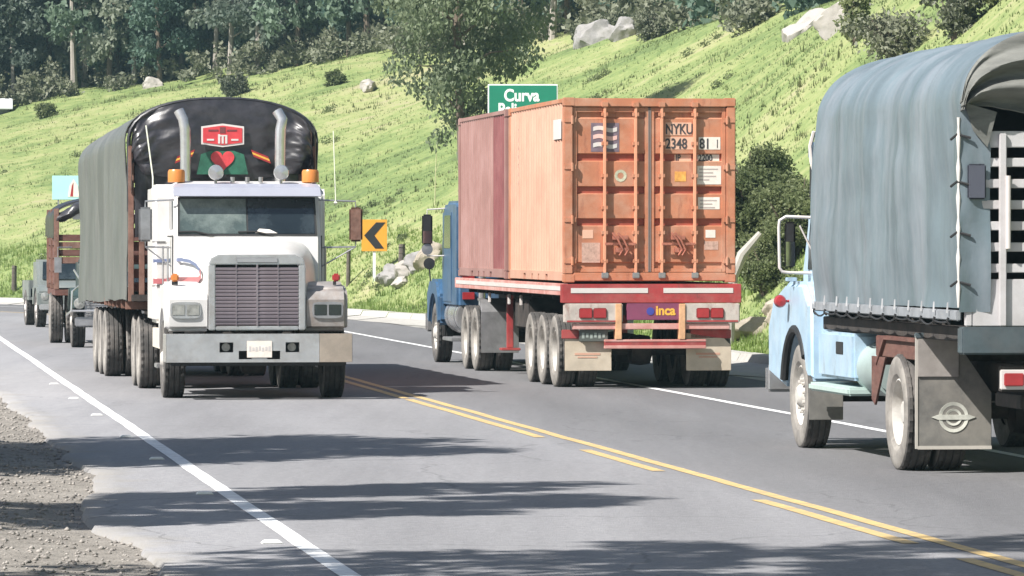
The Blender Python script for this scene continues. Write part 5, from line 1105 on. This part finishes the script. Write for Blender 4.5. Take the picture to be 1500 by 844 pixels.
# under-body boxes, tank, steps
bx = qp('side_box', lblue, (-1.16, -0.62, 2.3, 4.05, 0.74, 1.19), bevel=0.03)
qp('box_hatch', black, (-1.166, -1.158, 2.75, 3.1, 0.98, 1.10), parent=bx, bevel=0.004)
MB().cyl((-0.86, 1.5, 0.86), (-0.86, 2.45, 0.86), 0.26, 22).build('fuel_tank', M('tank_green', (0.30, 0.37, 0.36), 0.5, var=0.15), Q, 0.03)
qp('running_board', M('step_green', (0.40, 0.50, 0.47), 0.5, var=0.15), (-1.22, -0.80, 2.2, 4.25, 0.60, 0.68), bevel=0.02)
MB().prism([(-1.19, 0.30), (-0.85, 0.30), (-0.85, 0.55), (-1.19, 0.72)], 'y', 4.36, 4.375).build('front_mud_flap', flap_m, Q, 0.004)
qp('spare_carrier', frame_m, (-0.6, 0.6, -2.4, -1.4, 0.62, 0.74))
# cab
cabq = [(4.12, 0.90), (4.12, 2.34), (4.25, 2.42), (5.15, 2.42), (5.3, 2.34), (5.62, 1.80), (5.62, 0.90)]
cb = MB().prism(cabq, 'x', -1.03, 1.03).build('cab', lblue, Q, 0.07, seg=3)
MB().prism([(5.62, 0.9), (5.62, 1.78), (6.75, 1.60), (6.95, 1.45), (6.95, 0.80)], 'x', -0.70, 0.70).build('hood', lblue, Q, 0.08, seg=3)
for sx in (-1, 1):
    arch = [(5.1 + 0.64 * math.cos(R(a)), 0.53 + 0.64 * math.sin(R(a))) for a in range(5, 166, 14)]
    MB().prism([(6.6, 0.70), (6.62, 1.20), (6.3, 1.50), (5.6, 1.66), (4.7, 1.66), (4.34, 1.45), (4.30, 0.66)] + arch[::-1], 'x', sx * 0.72, sx * 1.205).build('fender', lblue, Q, 0.05, seg=3)
    MB().tube([(sx * 1.19, 5.1 + 0.66 * math.cos(R(a)), 0.53 + 0.66 * math.sin(R(a))) for a in range(12, 150, 12)], 0.045, 8).build('fender_flare', black, Q)
    dq = MB().box(sx * 1.026, sx * 1.046, 4.2, 5.2, 1.0, 2.3).build('door', lblue, Q, 0.006)
    MB().prism([(4.3, 1.78), (5.2, 1.78), (5.05, 2.28), (4.3, 2.28)], 'x', sx * 1.035, sx * 1.052).build('side_window', glass, dq)
    MB().box(sx * 1.046, sx * 1.07, 4.28, 4.42, 1.62, 1.66).build('door_handle', chrome, dq, 0.005)
    # mirror in a bent white frame
    mf = MB().tube([(sx * 1.04, 5.05, 2.30), (sx * 1.30, 5.05, 2.31), (sx * 1.365, 5.05, 2.27), (sx * 1.372, 5.05, 2.2), (sx * 1.365, 5.05, 1.80), (sx * 1.34, 5.05, 1.76), (sx * 1.28, 5.05, 1.75), (sx * 1.04, 5.05, 1.745)], 0.016, 8).tube([(sx * 1.04, 5.05, 1.98), (sx * 1.16, 5.05, 2.22)], 0.010, 6).build('mirror_frame', white_t, Q, smooth=60)
    MB().box(sx * 1.26 - 0.055, sx * 1.26 + 0.055, 5.03, 5.07, 1.80, 2.26).build('mirror', black, mf, 0.02)
    MB().box(sx * 1.26 - 0.047, sx * 1.26 + 0.047, 5.022, 5.029, 1.81, 2.06).build('mirror_glass', mirror_m, mf, 0.006)
    MB().box(sx * 1.14, sx * 1.24, 5.3, 5.42, 1.66, 1.70).build('lamp_bracket', lblue, Q, 0.005)
    MB().lathe([(0, 0.06), (0.055, 0.05), (0.065, 0.02), (0.05, -0.03), (0, -0.04)], 16, (sx * 1.30, 5.36, 1.46), 'y').tube([(sx * 1.18, 5.4, 1.46), (sx * 1.30, 5.38, 1.46)], 0.014, 6).build('side_lamp', redl, Q)
MB().box(-1.15, 1.15, 7.0, 7.1, 0.5, 0.78).build('front_bumper', chrome, Q, 0.03)
for x0 in (-1.10, 1.10):
    rl = MB().box(x0 - 0.10, x0 + 0.06, 4.02, 4.4, 2.86, 3.04).build('roof_marker', blue_p, Q, 0.03)
    MB().tube([(x0 - 0.10, 4.06, 3.14), (x0 - 0.13, 4.1, 3.0), (x0 - 0.12, 4.1, 2.85), (x0 - 0.06, 4.06, 2.6)], 0.02, 6).build('roof_strap', white_t, rl)
MB().box(-1.08, 1.08, 4.02, 5.0, 2.45, 2.86).build('roof_rack_load', black, Q, 0.05)

# ------------------------------------------------------------------ the stake truck behind the white one
V = thing('stake_truck', 'old brown stake truck with black rolled tarpaulin following behind the white truck', 'truck', (-7.52, 101.0, 0), math.pi + PSI0)
def vp(name, mat, *boxes, bevel=0.008, parent=None):
    m = MB()
    for b in boxes: m.box(*b)
    return m.build(name, mat, parent or V, bevel)
vp('chassis', frame_m, (-0.42, -0.30, -6.5, 0.9, 0.6, 0.85), (0.30, 0.42, -6.5, 0.9, 0.6, 0.85))
axle(V, 1.09, 0.0, kind='front', dual=False); axle(V, 1.34, -4.6, tm=rubber_d)
dgreen = M('dark_green_paint', (0.035, 0.06, 0.06), 0.5, var=0.2, scale=4, dirt=(0.2, 0.2, 0.18), damt=0.5)
vc = MB().prism([(-1.0, 0.8), (-1.0, 1.18), (-1.12, 1.62), (-1.22, 1.70), (-2.3, 1.70), (-2.4, 0.8)], 'x', -0.90, 0.90).build('cab', dgreen, V, 0.05)
MB().add([(-0.82, -0.995, 1.20), (0.82, -0.995, 1.20), (0.80, -1.12, 1.60), (-0.80, -1.12, 1.60)], [(0, 1, 2, 3)]).build('windscreen', glass, vc, thick=0.02)
MB().prism([(0.55, 0.6), (0.62, 0.98), (0.45, 1.10), (-1.0, 1.19), (-1.0, 0.7)], 'x', -0.62, 0.62).build('hood', dgreen, V, 0.06)
gr = vp('grille', steel, (-0.85, 0.85, 0.63, 0.68, 0.50, 1.00))
for i in range(9): vp('grille_bar', chrome, (-0.82, 0.82, 0.682, 0.70, 0.53 + i * 0.05, 0.552 + i * 0.05), parent=gr, bevel=0)
for sx in (-1, 1):
    arch = [(0.60 * math.cos(R(a)), 0.52 + 0.60 * math.sin(R(a))) for a in range(25, 166, 14)]
    f = MB().prism([(0.60, 0.75), (0.55, 1.0), (0.2, 1.16), (-0.5, 1.16), (-0.85, 0.8)] + arch[::-1], 'x', sx * 0.6, sx * 1.12).build('fender', dgreen, V, 0.04)
    MB().lathe([(0, 0.05), (0.10, 0.03), (0.11, 0), (0.06, -0.08)], 18, (sx * 0.95, 0.70, 0.86), 'y').build('headlight', clear, f)
    MB().tube([(sx * 1.18, 0.2, 0.62), (sx * 1.18, 0.75, 0.66), (sx * 1.12, 0.98, 0.72), (sx * 0.5, 1.0, 0.72)], 0.022, 6).tube([(sx * 1.12, 0.98, 0.72), (sx * 1.10, 0.95, 1.10), (sx * 0.9, 0.75, 1.25), (sx * 1.0, -0.6, 1.5)], 0.020, 6).build('guard_tube', chrome, V)
    for y in (-2.55, -4.5, -6.6):
        vp('stake_post', rust, tuple(sorted((sx * 1.22, sx * 1.32))) + (y - 0.05, y + 0.05, 1.1, 2.72))
vp('front_bumper', steel, (-1.05, 1.05, 0.85, 0.93, 0.42, 0.60), bevel=0.02)
vp('cargo_floor', wood_r, (-1.3, 1.3, -6.7, -2.5, 0.98, 1.10))
for i in range(4): vp('front_board', wood_r if i % 2 else rust, (-1.24, 1.24, -2.60, -2.55, 1.62 + i * 0.15, 1.75 + i * 0.15))
for sx in (-1, 1):
    for i in range(4): vp('side_board', wood_r, tuple(sorted((sx * 1.24, sx * 1.28))) + (-6.6, -2.55, 1.2 + i * 0.26, 1.42 + i * 0.26))
def vroll(u, v):
    a = 2 * math.pi * u; x = -1.32 + 2.64 * v; r = 0.13 + 0.16 * float(fbm(v * 14, u * 4, 2)) + 0.02 * math.sin(v * 30 + u * 9)
    e = 1 - 0.5 * max(0, abs(x) - 1.1) / 0.22; zc = 2.90 - 0.42 * (abs(x) / 1.32) ** 1.6
    return (x, -2.6 + r * 1.5 * math.cos(a) * e, zc + r * math.sin(a) * e)
MB().grid(vroll, 16, 50, True).build('rolled_tarpaulin', tarp_b, V, smooth=60)
def vtop(u, v):
    x, z = arch_pt(0.18 + 0.64 * u, 1.32, 1.1, 2.55, 2.98); return (x * (1 + 0.02 * math.sin(v * 20)), -2.7 - 4.0 * v, z + 0.04 * math.sin(v * 16) - 0.03)
MB().grid(vtop, 30, 30).build('tarpaulin', tarp_b, V, smooth=60, thick=0.01)
vp('visor_strip', white_t, (-0.95, 0.95, -2.50, -2.46, 2.50, 2.62))
for x0 in (-0.62, 0, 0.62): MB().cyl((x0, -2.56, 2.2), (x0, -2.56, 2.8), 0.014, 6).build('hoop_stay', frame_m, V)
for sx in (-1, 1): MB().tube([(sx * 1.02, -1.1, 1.95), (sx * 1.30, -1.05, 1.95), (sx * 1.30, -1.05, 1.6)], 0.012, 6).box(sx * 1.30 - 0.07, sx * 1.30 + 0.07, -1.05, -1.01, 1.45, 1.75).build('mirror', steel, V)

# ------------------------------------------------------------------ the pickup that follows, mostly hidden
fx, fy, fp = path(126.0, -2.2)
W = thing('pickup_truck', 'pale pickup with white wheel hub, farthest vehicle, mostly hidden at left', 'pickup', (float(fx), float(fy), 0), math.pi + float(fp) + 0.05)
pg = M('pale_green_paint', (0.16, 0.18, 0.175), 0.4, var=0.1, dirt=(0.35, 0.33, 0.3), damt=0.4)
axle(W, 0.92, 0.0, 0.45, 0.24, 'front', False, rm=white_t); axle(W, 0.92, -3.1, 0.45, 0.24, 'front', False, rm=white_t)
MB().prism([(0.75, 0.5), (0.78, 0.9), (0.6, 1.02), (-0.8, 1.1), (-0.8, 0.5)], 'x', -0.62, 0.62).build('hood', pg, W, 0.06)
for sx in (-1, 1):
    arch = [(0.50 * math.cos(R(a)), 0.42 + 0.50 * math.sin(R(a))) for a in range(10, 171, 16)]
    MB().prism([(0.76, 0.5), (0.74, 0.85), (0.45, 1.0), (-0.5, 1.02), (-0.8, 0.95), (-0.8, 0.5)] + arch[::-1], 'x', sx * 0.6, sx * 0.93).build('fender', pg, W, 0.04)
    MB().lathe([(0, 0.04), (0.09, 0.02), (0.1, 0)], 16, (sx * 0.76, 0.74, 0.74), 'y').build('headlight', clear, W)
wc = MB().prism([(-0.8, 0.5), (-0.85, 1.1), (-1.25, 1.62), (-2.1, 1.62), (-2.2, 0.5)], 'x', -0.80, 0.80).build('cab', pg, W, 0.06)
MB().add([(-0.68, -0.855, 1.14), (0.68, -0.855, 1.14), (0.64, -1.20, 1.56), (-0.64, -1.20, 1.56)], [(0, 1, 2, 3)]).build('windscreen', glass, wc, thick=0.02)
MB().box(-0.9, 0.9, -4.1, -2.25, 0.62, 0.70).box(-0.9, -0.84, -4.1, -2.25, 0.70, 1.1).box(0.84, 0.9, -4.1, -2.25, 0.70, 1.1).box(-0.84, 0.84, -4.1, -4.04, 0.70, 1.1).build('load_bed', pg, W, 0.01)
MB().box(-0.9, 0.9, 0.80, 0.90, 0.42, 0.56).build('bumper', chrome, W, 0.02)

# ------------------------------------------------------------------ signs, posts
green_s = M('sign_green', (0.012, 0.19, 0.115), 0.45, var=0.08); sign_w = M('sign_white', (0.80, 0.82, 0.80), 0.5, var=0.04)
p = gpt(2.1, 124)
sg_ = thing('road_sign', 'green road sign with white lettering standing behind the containers', 'sign', p, 0.05)
zt = 5.83 - p.z; zb = zt - 1.45
bd = MB().box(-0.84, 0.84, 0, 0.03, zb, zt).build('board', sign_w, sg_, 0.01)
MB().box(-0.81, 0.81, -0.006, -0.001, zb + 0.03, zt - 0.03).build('green_field', green_s, bd)
text('Curva', 0.40, bd, (-0.03, -0.008, zt - 0.40), (1, 0, 0), (0, 0, 1), sign_w, align='CENTER', sx=0.86, bold=0.012)
text('Peligrosa', 0.40, bd, (-0.02, -0.008, zt - 0.735), (1, 0, 0), (0, 0, 1), sign_w, align='CENTER', sx=0.80, bold=0.012)
for x0 in (-0.5, 0.5): MB().box(x0 - 0.035, x0 + 0.035, 0.032, 0.10, -0.3, zt - 0.1).build('post', steel, sg_)
p = gpt(-26.6, 150.5)
ch = thing('arrow_sign', 'orange sign with black chevron pointing left on a white post', 'sign', p, 0.1)
zc = 2.06 + (354 - 345) / 7580 * 150.5 - p.z; w_ = 0.37
cb_ = MB().box(-w_, w_, -0.012, 0.012, zc - 0.46, zc + 0.46).build('board', M('sign_orange', (0.72, 0.33, 0.035), 0.5, var=0.06), ch, 0.006)
MB().prism([(-0.30, zc), (0.05, zc + 0.38), (0.32, zc + 0.38), (0.0, zc), (0.28, zc - 0.38), (0.02, zc - 0.38)], 'y', -0.020, -0.0125).build('chevron', black, cb_)
MB().box(-0.04, 0.04, 0.014, 0.07, -0.3, zc + 0.3).build('post', sign_w, ch)
p = gpt(-85.5, 185)
bb = thing('hill_sign', 'small pale blue board with red mark standing above the stake truck', 'sign', p, 0.05)
z0 = 2.06 + (354 - 293) / 7580 * 186 - p.z; z1 = z0 + 0.86
bo = MB().box(-0.62, 0.62, 0, 0.03, z0, z1).build('board', M('board_aqua', (0.38, 0.66, 0.68), 0.5, var=0.05), bb, 0.01)
MB().prism([(-0.06, z0 + 0.1), (0.34, z0 + 0.1), (0.30, z0 + 0.5), (0.14, z0 + 0.74), (0.0, z0 + 0.5)], 'y', -0.010, -0.002).build('pale_figure', placard, bo)
MB().prism([(0.02, z0 + 0.12), (0.12, z0 + 0.12), (0.14, z0 + 0.62), (0.08, z0 + 0.5)], 'y', -0.016, -0.0105).build('red_mark', redl, bo)
for x0 in (-0.4, 0.4): MB().box(x0 - 0.03, x0 + 0.03, 0.032, 0.08, -0.3, z1 - 0.1).build('post', steel, bb)
post_m = M('weathered_post', (0.10, 0.085, 0.07), 0.9, var=0.3, scale=6)
for b, D, h, w_, lab in ((-31.7, 152.5, 1.05, 0.07, 'dark wooden fence post just right of the white truck'), (-21.4, 150, 0.62, 0.11, 'thick dark fence post behind the grey rocks'), (-96.3, 177, 0.9, 0.10, 'short dark fence post at the far left roadside')):
    p = gpt(b, D); mb = MB(); mb.cyl((0, 0, -0.3), (0.02, 0, h), w_, 9, w_ * 0.85)
    for z in (0.35, 0.65, 0.95): mb.lathe([(w_ * 0.9, -0.01), (w_ * 1.05, 0), (w_ * 0.9, 0.01)], 9, (0.01, 0, min(z, h - 0.1)), 'z')
    o = mb.build('fence_post', post_m, None, 0.01); o.location = p; tag(o, lab, 'fence post')
p = gpt(-98.0, 236)
hut = thing('hut', 'small hut with pale metal roof half out of the picture at top left', 'hut', p, 0.1)
hz = 2.06 + (354 - 165) / 7580 * 233 - p.z
MB().box(-1.6, 0.22, 0, 2.0, -0.5, hz + 0.25).build('wall', M('hut_wall', (0.16, 0.17, 0.18), 0.8), hut)
MB().prism([(-0.25, hz + 0.22), (2.3, hz + 0.22), (2.3, hz + 0.30), (1.0, hz + 0.75), (-0.25, hz + 0.30)], 'x', -1.8, 0.36).build('roof', M('hut_roof', (0.55, 0.57, 0.58), 0.5), hut, 0.01)
# tall dry stalks on the slope
stalk_m = M('dry_stalk', (0.42, 0.42, 0.24), 0.8)
for b, D, h, lab in ((-14.9, 157.5, 1.9, 'thin pale stalk on the slope left of the maroon container'), (-48.5, 190, 1.6, 'thin pale stalk on the slope right of the tarpaulin arch')):
    p = gpt(b, D); o = MB().tube([(0, 0, -0.1), (0.02, 0, h * 0.5), (0.06, 0, h)], [0.02, 0.015, 0.008], 6).tube([(0.02, 0, h * 0.5), (0.15, 0, h * 0.7)], [0.01, 0.005], 5).build('dry_stalk', stalk_m); o.location = p; tag(o, lab, 'stalk')

# ------------------------------------------------------------------ haze
hz_ = MB().box(-2600, 2600, -2600, 2600, -2.0, 95.0).build('haze', None, None, smooth=0); hz_['kind'] = 'stuff'; hz_['label'] = 'thin bluish haze over the valley'; hz_['category'] = 'haze'
hm = bpy.data.materials.new('haze'); hm.use_nodes = True; hn = hm.node_tree.nodes; hn.clear()
ho = hn.new('ShaderNodeOutputMaterial'); hv = hn.new('ShaderNodeVolumePrincipled'); hv.inputs['Color'].default_value = (0.50, 0.80, 0.92, 1); hv.inputs['Density'].default_value = 0.00024
hm.node_tree.links.new(hv.outputs[0], ho.inputs['Volume']); hz_.data.materials.append(hm)
